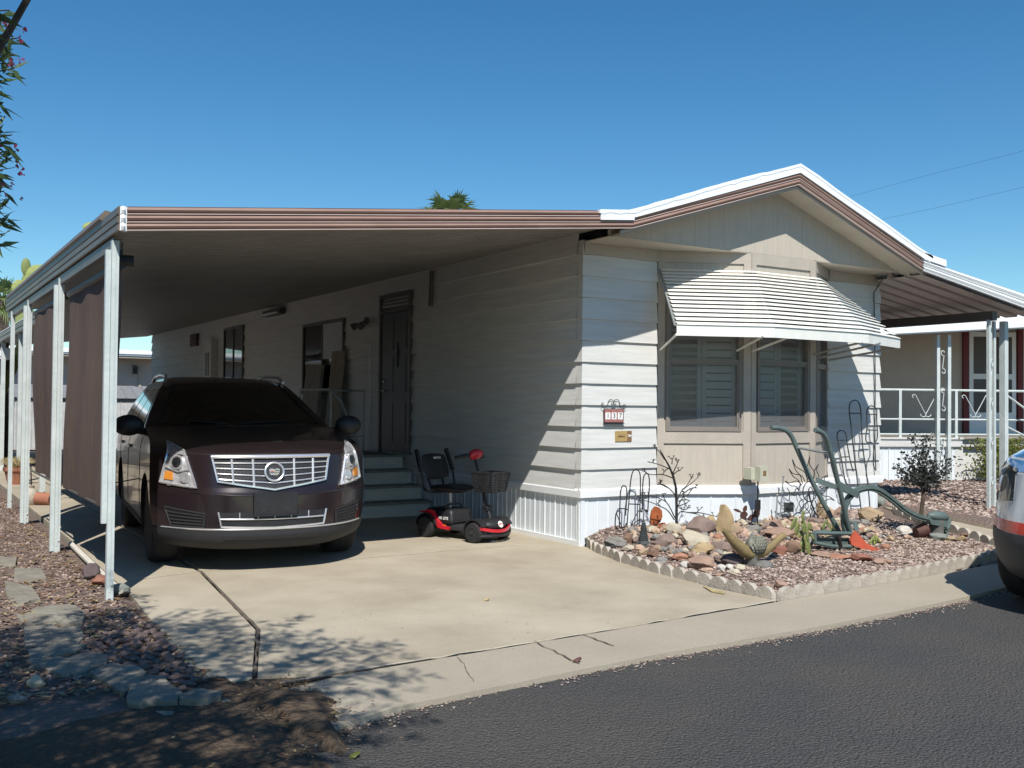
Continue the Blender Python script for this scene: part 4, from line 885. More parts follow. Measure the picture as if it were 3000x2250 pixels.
em=build(MB().lathe([(.072,-.02),(.072,.004),(.001,.006)],c,cc,32),'emblem','black',gr,True,False)
build(MB().ring(c+cc/np.linalg.norm(cc)*.008,.078,.0095,cc,36,8),'wreath','chrome',em,True,False)
cy=c[1]-.012
sh=[(-.045,.028),(-.022,.034),(0,.026),(.022,.034),(.045,.028),(.040,-.008),(.022,-.030),(0,-.042),(-.022,-.030),(-.040,-.008)]
build(MB().prism([(x,cy,.845+z) for x,z in sh],(0,.01,0)),'crest','chrome',em,False,False)
for (xa,xb,za,zb,mm) in ((-.038,-.006,.004,.010,'red'),(.006,.038,.014,.02,'black'),(-.036,.036,-.004,0,'black'),(.004,.030,-.018,-.010,'brass'),(-.028,-.004,-.028,-.022,'black'),(-.012,.012,.008,.016,'brass')):
    build(MB().box((xa,cy-.002,.845+za),(xb,cy+.001,.845+zb)),'crest_stripe',mm,em,False,False)
# plate holder, lower grille, lip
pc=.0
pt=build(MB().box((-.182,-.037,.482),(.182,-.004,.680)),'plate_holder','black',suv,False,False)
build(MB().box((-.168,-.0395,.497),(.168,-.037,.665)),'plate','black',pt,False,False)
for xx in (-.10,.10):
    for zz in (.535,.605): build(MB().lathe([(.014,0),(.014,.002),(.008,.0025),(.001,.001)],(xx,-.0395,zz),(0,-1,0),14),'screw_hole','cargrey',pt,False,False)
lg=build(car.patch([(-.45,.515),(0,.515),(.45,.515)],[(-.425,.40),(0,.385),(.425,.40)],.004,8,4),'lower_grille','black',suv,True,False)
fr=MB(); car.line([(-.455,.52),(-.43,.395),(0,.38),(.43,.395),(.455,.52)],.008,.010,mb=fr,k=10); build(fr,'chrome_surround','chrome',lg,True,False)
build(car.line([(-.44,.462),(0,.455),(.44,.462)],.0065,.012,k=14),'bar','chrome',lg,True,False)
for xx in (-.29,-.14,0,.14,.29): build(car.line([(xx,.515),(xx,.462)],.006,.010,k=3),'upright','chrome',lg,True,False)
build(car.patch([(-.935,.375),(-.5,.365),(0,.362),(.5,.365),(.935,.375)],[(-.88,.205),(-.5,.203),(0,.202),(.5,.203),(.88,.205)],.010,10,6,thick=.03),'bumper_lip','cargrey',suv,True,False)
build(car.line([(-.86,.378),(0,.372),(.86,.378)],.007,.010,k=24),'chrome_strip','chrome',suv,True,False)
build(car.patch([(-.42,.315),(0,.318),(.42,.315)],[(-.40,.292),(0,.290),(.40,.292)],.014,10,2),'lip_slot','black',suv,True,False)
build(car.line([(-.66,.68),(-.3,.655),(0,.648),(.3,.655),(.66,.68)],.005,.001,k=14),'bumper_crease','carpaint',suv,True,False)
build(car.line([(-.70,1.01),(-.54,.995),(0,.998),(.54,.995),(.70,1.01)],.0035,.0005,k=14),'hood_seam','black',suv,True,False)
for sg_ in (-1,1): build(car.line([(sg_*.05-.12,1.222),(sg_*.45-.05,1.245)],.008,.014,k=6),'wiper','black',suv,True,False)
# ---- van on the road, only its near front corner in the frame
V=[(.22,.20,.55,3,.80,4.3,.2),(.27,.10,.55,3,.86,4.4,.2),(.36,.03,.55,3,.885,4.4,.2),(.52,.0,.55,3,.90,4.4,.2),(.62,.02,.55,3,.90,4.4,.2),(.70,.05,.52,3,.90,4.4,.2),(1.0,.14,.50,2.6,.90,4.4,.2),(1.10,.24,.5,2.6,.89,4.4,.2),(1.17,.5,.5,2.4,.88,4.4,.2),(1.24,.85,.4,2.4,.87,4.4,.2),(1.30,1.05,.35,2.2,.86,4.4,.2),(1.75,1.65,.3,2.2,.78,4.35,.2),(1.83,1.95,.3,2.2,.70,4.2,.2),(1.86,2.4,.3,2.2,.5,4.0,.2)]
vn=Car(V); van=thing('parked_van','silver and blue van with a red stripe parked at the kerb','van',(.78,-4.62,-.03),R(-90))
van.rotation_euler=(0,0,R(-90+3)); ROOT[van.name]=Matrix.Translation(Vector((.78,-4.62,-.03)))@Matrix.Rotation(R(-87),4,'Z')
bpy.context.view_layer.update()
# local frame: front faces -Y; rotated so that -Y points to world -X
o=build(vn.body(),'body','vansilver',van,True,False,30); carve(o,[(x0,x1,y,.33,.38) for y in (.86,3.4) for x0,x1 in ((-1.2,-.6),(.6,1.2))],van)
for x,sg in ((-.78,-1),(.78,1)):
    for y in (.86,3.4): wheel(van,x,y,.33,.2,sg)
W9=.885
build(vn.patch([(-W9,.575),(-.4,.575),(0,.575),(.4,.575),(W9,.575)],[(-.80,.235),(-.4,.225),(0,.225),(.4,.225),(.80,.235)],.014,10,10,thick=.03),'bumper','vandark',van,True,False)
build(vn.patch([(-W9,.66),(0,.66),(W9,.66)],[(-W9,.578),(0,.578),(W9,.578)],.006,14,3),'red_stripe','vanred',van,True,False)
build(vn.patch([(-.86,1.22),(0,1.225),(.86,1.22)],[(-.86,1.02),(0,1.0),(.86,1.02)],.005,14,6),'bonnet','vanblue',van,True,False)
for sg in (-1,1):
    T=[(sg*.60,1.03),(sg*.86,1.06)];B=[(sg*.56,.80),(sg*.865,.77)]
    if sg<0:T,B=T[::-1],B[::-1]
    h=build(vn.patch(T,B,.010,16,12),'headlight','lensdark',van,True,False)
    c=vn.P(sg*.76,.91,.012); c2=vn.P(sg*.78,.91,.1)-c; build(MB().lathe([(.065,0),(.06,.012),(.03,.02),(.001,.008)],c,c2,20),'reflector','chrome',h,True,False)
    sf=lambda y,z,off,sg=sg: vn.SP(sg,y,z,off)
    build(vn.patch([(1.6,1.65),(2.5,1.68)],[(1.1,1.2),(2.5,1.2)],.004,6,6,surf=sf),'side_window','carglass',van,True,False)
    build(vn.patch([(.5,.575),(4.3,.575)],[(.5,.235),(4.3,.235)],.012,14,3,surf=sf,thick=.03) if False else vn.patch([(1.3,.45),(3.0,.45)],[(1.3,.24),(3.0,.24)],.012,14,3,surf=sf),'sill','vandark',van,True,False)
build(vn.patch([(-.62,1.72),(0,1.74),(.62,1.72)],[(-.75,1.32),(0,1.31),(.75,1.32)],.004,8,10),'windshield','carglass',van,True,False)
build(vn.patch([(-.4,.9),(0,.9),(.4,.9)],[(-.38,.7),(0,.69),(.38,.7)],.005,8,4),'grille','black',van,True,False)
# ================================================================== mobility scooter
scooter=thing('mobility_scooter','black and red four wheeled mobility scooter beside the wall skirting','mobility scooter',(-.64,.78,0),R(18))
def B_(mb,n,m,p=None,sm=True,ang=35): return build(mb,n,m,p or scooter,sm,False,ang)
for x,y,r in ((-.22,0,.105),(.22,0,.105),(-.23,.69,.112),(.23,.69,.112)):
    sg=-1 if x<0 else 1; w=.085
    o=B_(MB().lathe([(r*.6,-w/2),(r*.9,-w/2),(r,-w/2+.018),(r,w/2-.018),(r*.9,w/2),(r*.6,w/2)],(x,y,r),(1,0,0),28),'wheel','rubber')
    mb=MB().lathe([(r*.62,-.02),(r*.62,.004),(r*.5,.006),(r*.48,-.01)],(x+sg*w/2,y,r),(sg,0,0),24).lathe([(.022,-.01),(.02,.012)],(x+sg*w/2,y,r),(sg,0,0),12)
    for k in range(5):
        a=2*math.pi*k/5; d=np.array([0,math.cos(a),math.sin(a)]); c=np.array([x+sg*(w/2-.003),y,r]); mb.ribbon([c+d*.015,c+d*r*.58],np.cross(d,[1,0,0]),.016,.012)
    B_(mb,'rim','cargrey',o)
def bevbox(a,b,r=.02,taper=0.,seg=2):
    bm=bmesh.new(); bmesh.ops.create_cube(bm,size=1); a=np.array(a);b=np.array(b); c=(a+b)/2; d=b-a
    for v in bm.verts:
        s=1-taper*(v.co.z+.5); v.co=Vector((c[0]+v.co.x*d[0]*s,c[1]+v.co.y*d[1]*s,c[2]+v.co.z*d[2]))
    bmesh.ops.bevel(bm,geom=bm.edges[:],offset=r,segments=seg,profile=.6,affect='EDGES'); mb=MB(); mb.add([tuple(v.co) for v in bm.verts],[tuple(v.index for v in f.verts) for f in bm.faces]); bm.free(); return mb
B_(bevbox((-.16,.05,.09),(.16,.62,.15),.02),'footboard','cargrey')
B_(bevbox((-.185,.36,.15),(.185,.80,.31),.045,.12,3),'battery_cover','black')
B_(MB().tube(spl([(-.12,.5,.305),(-.1,.5,.35),(.1,.5,.35),(.12,.5,.305)]),.010,6),'carry_handle','black')
for sg in (-1,1):
    mb=MB(); mb.prism([(sg*.19,.83,.265),(sg*.19,.66,.30),(sg*.19,.60,.285),(sg*.19,.545,.20),(sg*.19,.47,.145),(sg*.19,.36,.125),(sg*.19,.37,.10),(sg*.19,.52,.11),(sg*.19,.60,.17),(sg*.19,.66,.25)],(sg*.03,0,0)); B_(mb,'side_panel','red')
    mb=MB()     # rear wheel arch
    ar=[(sg*.19,.69+.145*math.cos(t),.112+.145*math.sin(t)) for t in np.linspace(.1,math.pi-.25,12)]; mb.ribbon(ar,(1,0,0),.12,.012); B_(mb,'mudguard','black')
    ar=[(sg*.19,0+.135*math.cos(t),.105+.135*math.sin(t)) for t in np.linspace(-.1,math.pi-.5,12)]; mb=MB().ribbon(ar,(1,0,0),.11,.014); B_(mb,'mudguard','black')
    B_(MB().box((sg*.200,.43,.125),(sg*.203,.50,.150)),'side_reflector','orange_l')
o=B_(MB().sphere((0,-.03,.175),(.20,.14,.075)).box((-.2,-.12,.08),(.2,.05,.13)),'front_shroud','black')
ar=[(x,-.05-.135*math.cos(x/.24*1.25),.135+.0*x) for x in np.linspace(-.24,.24,15)]
B_(MB().ribbon([(x,y,z-.012+.035*(abs(x)/.24)**2) for x,y,z in ar],(0,0,1),.032,.018),'front_stripe','red',o)
B_(MB().tube([(x,y+.01,z-.06) for x,y,z in ar],.018,8),'front_bumper','black',o)
B_(MB().lathe([(.001,.0),(.036,.0),(.036,.003),(.001,.004)],(0,-.168,.19),(0,-1,.45),20),'badge','white',o)
B_(text('METRO',.020,(0,-.1735,.1925),(1,0,0),(0,.41,.91),.0004,.0004),'badge_lettering','red',o,False)
B_(text('M1 LITE',.042,(-.1925,.475,.215),(0,-1,0),(0,0,1),.0006,.001),'side_lettering','white',None,False)
# tiller
a=np.array([0,-.02,.24]);b=np.array([0,.20,.86])
B_(MB().tube([a,a+(b-a)*.5,b],[.020,.017,.015],10).lathe([(.034,-.04),(.040,-.01),(.040,.01),(.034,.04)],(0,.02,.34),(1,0,0),16),'tiller','black')
B_(MB().tube(spl([(0.0,.0,.30),(-.05,.01,.36),(-.03,.05,.44),(0,.06,.48)]),.004,5),'cable','black')
h=B_(MB().sphere((0,.19,.905),(.095,.075,.055),rot=Matrix.Rotation(-.5,3,'X')),'control_head','red')
for sg in (-1,1): B_(MB().tube(spl([(sg*.05,.20,.89),(sg*.12,.21,.895),(sg*.17,.25,.885),(sg*.19,.29,.875)]),[.02]*24+[.022],10) if False else MB().tube(spl([(sg*.05,.20,.89),(sg*.12,.21,.895),(sg*.18,.25,.88),(sg*.20,.30,.87)],6),.021,10),'handlebar','black')
# basket
bz0,bz1=.52,.72; by0,by1=-.14,.08
def bk(z): t=(z-bz0)/(bz1-bz0); hw=.115+.035*t; return hw,by0-.03*t+.01,by1+.02*t
mb=MB()
for k in range(8):
    z0=bz0+.0+k*.025+.004; z1=z0+.014
    A=bk(z0);C=bk(z1)
    for (p,q,p2,q2) in (((-A[0],A[1]),(A[0],A[1]),(-C[0],C[1]),(C[0],C[1])),((A[0],A[1]),(A[0],A[2]),(C[0],C[1]),(C[0],C[2])),((-A[0],A[2]),(-A[0],A[1]),(-C[0],C[2]),(-C[0],C[1])),((A[0],A[2]),(-A[0],A[2]),(C[0],C[2]),(-C[0],C[2]))):
        mb.add([(*p,z0),(*q,z0),(*q2,z1),(*p2,z1)],[(0,1,2,3)])
A=bk(bz0); mb.box((-A[0],A[1],bz0-.004),(A[0],A[2],bz0+.004)); C=bk(bz1)
for (p0,p1) in (((-1,1),(1,1)),((1,1),(1,2)),((1,2),(-1,2)),((-1,2),(-1,1))):
    mb.tube([(p0[0]*C[0],C[p0[1]],bz1+.005),(p1[0]*C[0],C[p1[1]],bz1+.005)],.009,6); 
for sx_ in (-1,-.33,.33,1):
    for yy in (1,2): mb.ribbon([(sx_*A[0],A[yy],bz0),(sx_*C[0],C[yy],bz1)],(1,0,0),.03,.006)
for yy in (0,.5,1):
    for sg in (-1,1): mb.ribbon([(sg*A[0],A[1]+(A[2]-A[1])*yy,bz0),(sg*C[0],C[1]+(C[2]-C[1])*yy,bz1)],(0,1,0),.03,.006)
B_(mb,'basket','black')
# seat
B_(MB().tube([(0,.56,.28),(0,.56,.50)],.022,10),'seat_post','galv')
def cushion(pts_fn,nu=12,nv=12):
    mb=MB(); vs=[pts_fn(2*i/nu-1,2*j/nv-1) for j in range(nv+1) for i in range(nu+1)]; return mb.add(vs,[(j*(nu+1)+i,j*(nu+1)+i+1,(j+1)*(nu+1)+i+1,(j+1)*(nu+1)+i) for j in range(nv) for i in range(nu)])
def sq(u,v): r=max(abs(u),abs(v)); l=math.hypot(u,v); return (u*r/l,v*r/l) if l>1e-6 else (0,0)
def seatf(u,v,top=1):
    a,b=sq(u,v); a=a*.45+u*.55; b=b*.45+v*.55; e=1-max(abs(u),abs(v))**4; return (a*.215,.53+b*.21,.515+(.05*e if top>0 else -.04*e)+.02*abs(u)**2)
mb=cushion(lambda u,v:seatf(u,v)); c2=cushion(lambda u,v:seatf(u,v,-1)); mb.add(c2.v,c2.f); B_(mb,'seat','black',None,True,60)
def backf(u,v,top=1):
    a,b=sq(u,v); a=a*.4+u*.6; b=b*.4+v*.6; e=1-max(abs(u),abs(v))**4; z=.75+b*.14; return (a*.20,.76+.10*(z-.6)/.3-(.03*e if top>0 else -.02*e)-.02*abs(u)**2,z)
mb=cushion(lambda u,v:backf(u,v)); c2=cushion(lambda u,v:backf(u,v,-1)); mb.add(c2.v,c2.f); bk_=B_(mb,'backrest','black',None,True,60)
B_(text('METRO',.035,(0,.765,.845),(1,0,0),(0,.32,.95),.0006,.0005),'backrest_lettering','white',bk_,False)
for sg in (-1,1): B_(MB().tube([(sg*.10,.74,.50),(sg*.11,.80,.64)],.012,8),'back_bracket','blackm'); 
for sg in (-1,1):
    B_(MB().tube(spl([(sg*.06,.60,.485),(sg*.22,.66,.49),(sg*.245,.72,.53),(sg*.245,.76,.70)]),.013,8),'arm_bracket','blackm')
    ar_=B_(bevbox((-.02,-.02,0),(.02,.02,.26),.010),'armrest','black')
    ar_.data.transform(Matrix.Translation(Vector((sg*.25,.76,.70)))@Matrix.Rotation(R(-22),4,'X')@Matrix.Rotation(R(-sg*4),4,'Y'))
# ================================================================== rock garden
def tint(i,c,kind='rock_stone'):
    key=kind+'_'+i
    if key not in MATS: mat(key,c,.85,var=.22,scale=7,bump=.35,bscale=22,col2=tuple(np.array(c)*.68),mixw=1)
    return MATS[key]
RC=dict(mauve=(.25,.18,.15),rose=(.36,.235,.175),brick=(.29,.125,.085),terracotta=(.40,.20,.125),peach=(.50,.345,.25),tan=(.38,.28,.175),cream=(.50,.44,.33),white=(.62,.58,.52),grey=(.25,.235,.21),brown=(.23,.14,.095),ochre=(.42,.31,.17),dark=(.12,.085,.085),greengrey=(.22,.24,.21))
def rock(z,x0,x1,y0,y1,col,label,group=None,dpt=.8,sub=3,name='rock',ang=.05,lean=0):
    cx=(x0+x1)/2; b=ong(*z(cx,y1)); d=depth(b); sc=(z(1,0)[0]-z(0,0)[0])*d/FPX
    w=(x1-x0)*sc; h=(y1-y0)*sc
    h*=1.1; w*=1.12; hh=max(h-.06*w*dpt,.6*h); rx=w/2*1.04; rz=hh*.58; ry=w*dpt/2
    rd=np.array([b[0]-CAM[0],b[1]-CAM[1]]); rd/=np.linalg.norm(rd); c=np.array([b[0],b[1]])+rd*ry*.8
    seed=int(abs(x0*7+y0*13+x1))%9999; vs,fs=rockmesh(rx,ry,rz,seed,ang,sub)
    zc=garden_z(c[0],c[1]) if name!='cobble' else 0
    e=np.array([c[0],c[1],zc+hh-rz]); yaw=math.atan2(rd[1],rd[0])-math.pi/2; ca,sa=math.cos(yaw),math.sin(yaw)
    vv=[(e[0]+v[0]*ca-v[1]*sa,e[1]+v[0]*sa+v[1]*ca,e[2]+v[2]) for v in vs]
    o=build(MB().add(vv,fs),name,tint(col,RC[col]),None,True,True,24); return tag(o,label,'rock',group)
G1='stones of the rock garden'
for a in [
 (z6,245,450,920,1025,'grey','long grey stone at the left corner of the rock garden'),
 (z6,410,515,880,985,'brown','brown upright stone at the foot of the black wire cactus'),
 (z6,405,525,990,1050,'cream','flat cream stone behind the scalloped edging near the corner'),
 (z6,510,620,985,1045,'peach','peach stone between the cream stone and the brown pair'),
 (z6,715,930,870,1020,'mauve','blocky mauve boulder left of the iron tree foot'),
 (z6,700,790,985,1045,'rose','small flat rose stone in front of the mauve boulder'),
 (z6,565,660,1020,1095,'tan','tan stone leaning on the brown one by the edging'),
 (z6,650,760,1005,1110,'brown','pointed brown stone in front of the mauve boulder'),
 (z6,875,985,1010,1075,'tan','tan oval stone at the foot of the iron tree'),
 (z6,985,1050,1010,1070,'cream','small round cream stone right of the tan oval stone'),
 (z6,970,1250,840,1010,'cream','large pale layered boulder behind the pitted yellow one'),
 (z6,1080,1290,960,1085,'ochre','pitted pale yellow boulder in the middle of the rocks'),
 (z6,1020,1290,710,910,'mauve','large slanting mauve boulder against the skirting'),
 (z6,1225,1300,680,800,'ochre','thin upright ochre shard behind the slanting mauve boulder'),
 (z6,1400,1560,760,890,'tan','rounded tan boulder right of the tall standing stone'),
 (z6,1290,1390,885,940,'terracotta','flat terracotta stone in front of the tall standing stone'),
 (z6,1280,1470,935,1080,'mauve','big rounded mauve boulder left of the carved sculpture'),
 (z6,1450,1600,970,1080,'rose','rose red boulder under the arm of the carved sculpture'),
 (z6,1590,1750,790,890,'grey','grey boulder behind the scaled bowl of the sculpture'),
 (z6,1830,1980,740,850,'rose','rose boulder by the skirting right of the rusty metal cactus'),
 (z6,1780,2085,835,940,'rose','wide low rose boulder behind the right arm of the sculpture'),
 (z6,1870,2000,985,1095,'brick','brick red boulder right of the carved sculpture'),
 (z6,1990,2135,960,1085,'brown','brown boulder between the brick red one and the prickly pear'),
 (z6,1740,1812,1055,1105,'cream','small cream stone below the brick red boulder'),
 (z6,1805,1895,1060,1105,'grey','small grey stone next to the small cream one'),
 (z6,1380,1610,1080,1190,'dark','dark mauve slab left of the sculpture stump'),
 (z6,1290,1400,1085,1150,'mauve','mauve stone behind the dark slab'),
 (z6,1165,1300,1080,1150,'grey','grey stone left of the dark slab'),
 (z6,1060,1290,1110,1240,'rose','jagged rose brown boulder nearest the gravel'),
 (z6,975,1060,1150,1220,'white','small bright white stone left of the jagged boulder'),
 (z6,1340,1420,1180,1240,'white','left one of a touching pair of white stones'),
 (z6,1415,1490,1180,1240,'white','right one of a touching pair of white stones'),
 (z6,1490,1600,1180,1240,'cream','beige stone in front of the dark slab'),
 (z6,1455,1545,1225,1280,'cream','round cream stone on the open gravel'),
 (z6,745,845,1105,1155,'grey','grey stone between the edging and the peach one'),
 (z6,850,935,1075,1130,'peach','round peach stone in the small stones left of centre'),
 (z6,905,1050,1070,1145,'terracotta','terracotta stone beside the round peach one'),
 (z6,1180,1290,1212,1258,'peach','flat peach stone in front of the jagged boulder'),
 (z6,1080,1170,1250,1285,'rose','thin flat rose stone near the edging'),
 (z6,1300,1400,1258,1300,'rose','flat rose stone on the gravel near the edging'),
 (z6,1750,1860,1362,1412,'rose','smaller of two low rose stones by the corner of the bed'),
 (z6,1880,2010,1335,1420,'rose','larger of two low rose stones by the corner of the bed'),
 (z6,835,975,780,900,'cream','cream boulder behind the iron tree trunk'),
 (z6,860,935,1180,1225,'brown','brown pebble sized stone by the edging'),
 (z6,725,830,1140,1175,'grey','flat grey stone against the scalloped edging'),
 (z6,1090,1170,1080,1130,'tan','tan stone below the pitted yellow boulder'),
 (z6,1440,1530,1085,1110,'tan','thin tan stone on top edge of the dark slab'),
 (z7,815,980,860,982,'tan','large tan boulder at the right end of the bed by the corner'),
 (z7,715,812,945,985,'grey','flat grey stone behind the plough handles'),
 (z7,808,882,945,988,'grey','rounded grey stone left of the large tan boulder'),
 (z7,435,540,930,1012,'mauve','mauve boulder behind the green prickly pear'),
 (z7,400,500,970,1035,'peach','peach boulder touching the prickly pear'),
 (z7,540,642,850,955,'peach','pinkish boulder against the skirting behind the plough'),
 (z7,480,560,800,960,'tan','tall tan stone behind the wire sun'),
 (z7,632,715,850,925,'rose','rose boulder behind the plough beam'),
 (z7,800,862,1005,1042,'terracotta','orange stone right of the plough share'),
 (z7,855,912,1010,1052,'rose','pinkish stone right of the orange one'),
 (z7,972,1042,1125,1178,'terracotta','orange stone beside the yellow green succulent'),
 (z7,760,918,1198,1268,'brick','brick red flat stone under the plough share'),
 (z7,918,1015,1235,1290,'rose','rose stone right of the brick red flat one'),
 (z7,1005,1056,1245,1282,'rose','small rose stone at the right end of the plough stones'),
 (z7,450,596,1185,1238,'rose','flat rose stone in front of the prickly pear'),
 (z7,590,745,1208,1252,'terracotta','flat terracotta stone under the plough frame'),
 (z7,1095,1215,1003,1072,'white','white quartz boulder beyond the plough beam'),
 (z7,1262,1345,968,1040,'white','white boulder behind the small dark tree'),
 (z7,1460,1552,1078,1118,'tan','flat tan stone right of the plough foot'),
 (z7,1545,1622,1072,1115,'ochre','ochre stone by the walkway edging'),
 (z7,905,1000,780,862,'greengrey','greenish boulder at the right corner of the home'),
 (z7,1575,1650,1050,1088,'brown','brown stone nearest the walkway edging'),
 (z7,640,735,975,1050,'mauve','mauve boulder behind the plough frame'),
 (z7,700,770,1120,1175,'brown','brown stone under the orange share'),
 (z7,610,690,930,985,'cream','cream stone behind the plough handles'),
]: rock(*a,group=G1)
rk=rock(z6,1320,1482,575,885,'ochre','tall smooth ochre standing stone against the skirting',G1,dpt=.5); rk2=rock(z6,1480,1645,585,765,'white','tall pinkish white stone behind the rusty metal cactus',G1,dpt=.5)
for i_,(x0,x1,y0,y1,c,l) in enumerate([(540,640,345,440,'dark','dark brown stone behind the foot of the front carport post'),(590,720,410,480,'brick','red stone at the foot of the front carport post'),(700,838,465,538,'greengrey','flat slate grey stone right of the front carport post')]):
    rr=rock(z8,x0,x1,y0,y1,c,l,None)
rock(lambda x,y:dp(x,y),60,95,1460,1490,'cream','pale round stone in the shaded dirt at the lower left')
rock(lambda x,y:dp(x,y),20,55,1500,1525,'grey','grey stone in the shaded dirt at the lower left')
# filler stones between the named ones
def filler(px,py,w,col,n):
    pass
P=[(x,y) for x,y in [(random.uniform(.1,2.9),random.uniform(-1.75,-.35)) for _ in range(700)]]
scatter('small_stones',P,lambda x,y:garden_z(x,y)+.008,.022,.062,[tint(k,RC[k]) for k in ('mauve','rose','peach','tan','grey','cream')],'fist sized mixed stones filling the rock garden between boulders',.85)
# scalloped edging blocks
def scallop(p,yaw,label,group,w=.17,h=.095,proto=[None]):
    loc=(float(p[0]),float(p[1]),float(p[2]))
    if proto[0] is None:
        mb=MB(); prof=[(-.5,-.06)]+[(-.5*math.cos(t),.028+.067*math.sin(t)) for t in np.linspace(0,math.pi,11)]+[(.5,-.06)]
        mb.prism([(x*w,-.022,z) for x,z in prof],(0,.044,0)); 
        o=build(mb,'edging_block','concrete_block',None,True,True,35); o.location=loc; o.rotation_euler=(0,0,yaw); proto[0]=o
    else:
        o=proto[0].copy(); COL.objects.link(o); o.location=loc; o.rotation_euler=(random.uniform(-.06,.06),random.uniform(-.05,.05),yaw)
    tag(o,label,'edging block',group); return o
def run(P,label,group,step=.165,zf=None):
    P=[np.array(p,float) for p in P]; carry=0.
    for a,b in zip(P[:-1],P[1:]):
        L_=np.linalg.norm(b-a); t=(b-a)/L_; s_=carry
        while s_<L_:
            p=a+t*s_; z=(zf(p[0],p[1]) if zf else garden_z(p[0],p[1])); scallop((p[0]+random.uniform(-.008,.008),p[1]+random.uniform(-.008,.008),z-.005),math.atan2(t[1],t[0])+random.uniform(-.06,.06),label,group); s_+=step
        carry=s_-L_
run([(.06,-.05),(-.08,-.35),(-.27,-1.0),(-.36,-1.6),(-.40,-2.2),(-.38,-2.9)],'scalloped concrete edging block in the row along the driveway','edging blocks along the driveway',.162,lambda x,y:0.0)
run([(-.26,-3.0),(.5,-2.93),(1.24,-2.88),(2.5,-2.70),(3.5,-2.52)],'scalloped concrete edging block in the row along the gutter','edging blocks along the gutter',.168,lambda x,y:0.0)
run([(4.46,-.40),(4.12,-.72),(3.92,-1.2),(3.68,-1.95),(3.5,-2.45)],'white topped scalloped edging block in the row along the walkway','edging blocks along the walkway',.165)
# ---- wire cacti
def wcactus(z,Y,arms,bars,label,loc,m,r=.0065,dbl=.018):
    t=thing('wire_cactus',label,'garden ornament',loc,0,'wrought iron cactus trellises')
    for i,P in enumerate(arms):
        for k in ((0,1) if dbl else (0,)):
            Q=[onY(*z(*p),Y+k*dbl) for p in P]; build(MB().tube(spl(Q,6),r if k==0 else r*.6,6),'loop' if i==0 else 'arm',m,t)
    for (p,q) in bars: build(MB().tube([onY(*z(*p),Y),onY(*z(*q),Y)],r,6),'crossbar',m,t)
    return t
wcactus(z6,-.22,[[(445,905),(470,600),(488,380),(510,275),(545,252),(578,285),(585,400),(578,650),(568,900)],
  [(450,770),(430,805),(398,815),(380,790),(385,600),(392,470),(405,420),(425,408),(448,430),(452,500),(440,700)],
  [(578,640),(600,660),(606,560),(608,400),(618,320),(640,290),(665,310),(672,400),(662,560),(655,660),(640,640)]],
  [((380,630),(445,632)),((470,585),(580,590)),((605,505),(665,510)),((430,905),(575,905)),((445,640),(470,640))],'black wrought iron cactus with two arms left of the iron tree',(.8,-.2,.14),'wireblk')
wcactus(z7,-.20,[[(825,885),(800,700),(770,450),(748,250),(735,130),(745,75),(780,58),(808,80),(822,150),(835,400),(870,650),(890,860)],
  [(775,690),(720,685),(700,640),(680,520),(660,420),(645,330),(655,292),(685,285),(710,310),(722,400),(745,520),(765,590)],
  [(925,575),(915,520),(922,400),(945,330),(940,200),(940,130),(915,103),(885,105),(865,150),(868,250),(860,360),(905,375)]],
  [((740,155),(822,155)),((765,435),(845,437)),((655,358),(720,355)),((672,483),(735,480)),((870,163),(940,163)),((865,280),(938,282)),((800,705),(880,705))],'tall grey wrought iron cactus with two arms at the right corner of the home',(4.2,-.2,.14),'wire',.0075)
# black curled agave of wire left, by the first cactus
t=thing('wire_agave','black wire agave with curled blades under the wire cactus','garden ornament',(.65,-.3,.13))
for P in ([(430,890),(380,850),(340,790),(345,680)],[(430,890),(400,800),(360,700),(350,665)],[(440,890),(500,800),(560,745),(600,730)],[(450,890),(540,790),(640,740),(650,760)],[(470,890),(500,780),(570,650),(620,635),(660,690)]):
    build(MB().tube(spl([onY(*z6(*p),-.30) for p in P],6),.005,5),'blade','wireblk',t)
# slatted black lantern shape
t=thing('garden_figure','small dark ribbed conical lantern in front of the wire cactus','garden ornament',ong(*z6(615,985)))
b=ong(*z6(615,985)); 
mb=MB(); H_=.25
prof=[(.052,0.),(.055,.03),(.04,.06)]
for k in range(9): z0=.06+k*.019; r_=.046-k*.003; prof+=[(r_,z0),(r_,z0+.011),(r_-.008,z0+.012),(r_-.008,z0+.018)]
prof+=[(.012,.24),(.001,.27)]; build(MB().lathe(prof,(b[0],b[1],b[2]-.01),(0,0,1),18),'lantern_body','scale_m' if False else 'slate',t)
for a in (-.6,.6,2.6,3.7): build(MB().tube([(b[0]+.04*math.cos(a),b[1]+.04*math.sin(a),b[2]+.03),(b[0]+.09*math.cos(a),b[1]+.09*math.sin(a),b[2]-.01)],.012,6),'foot','slate',t)
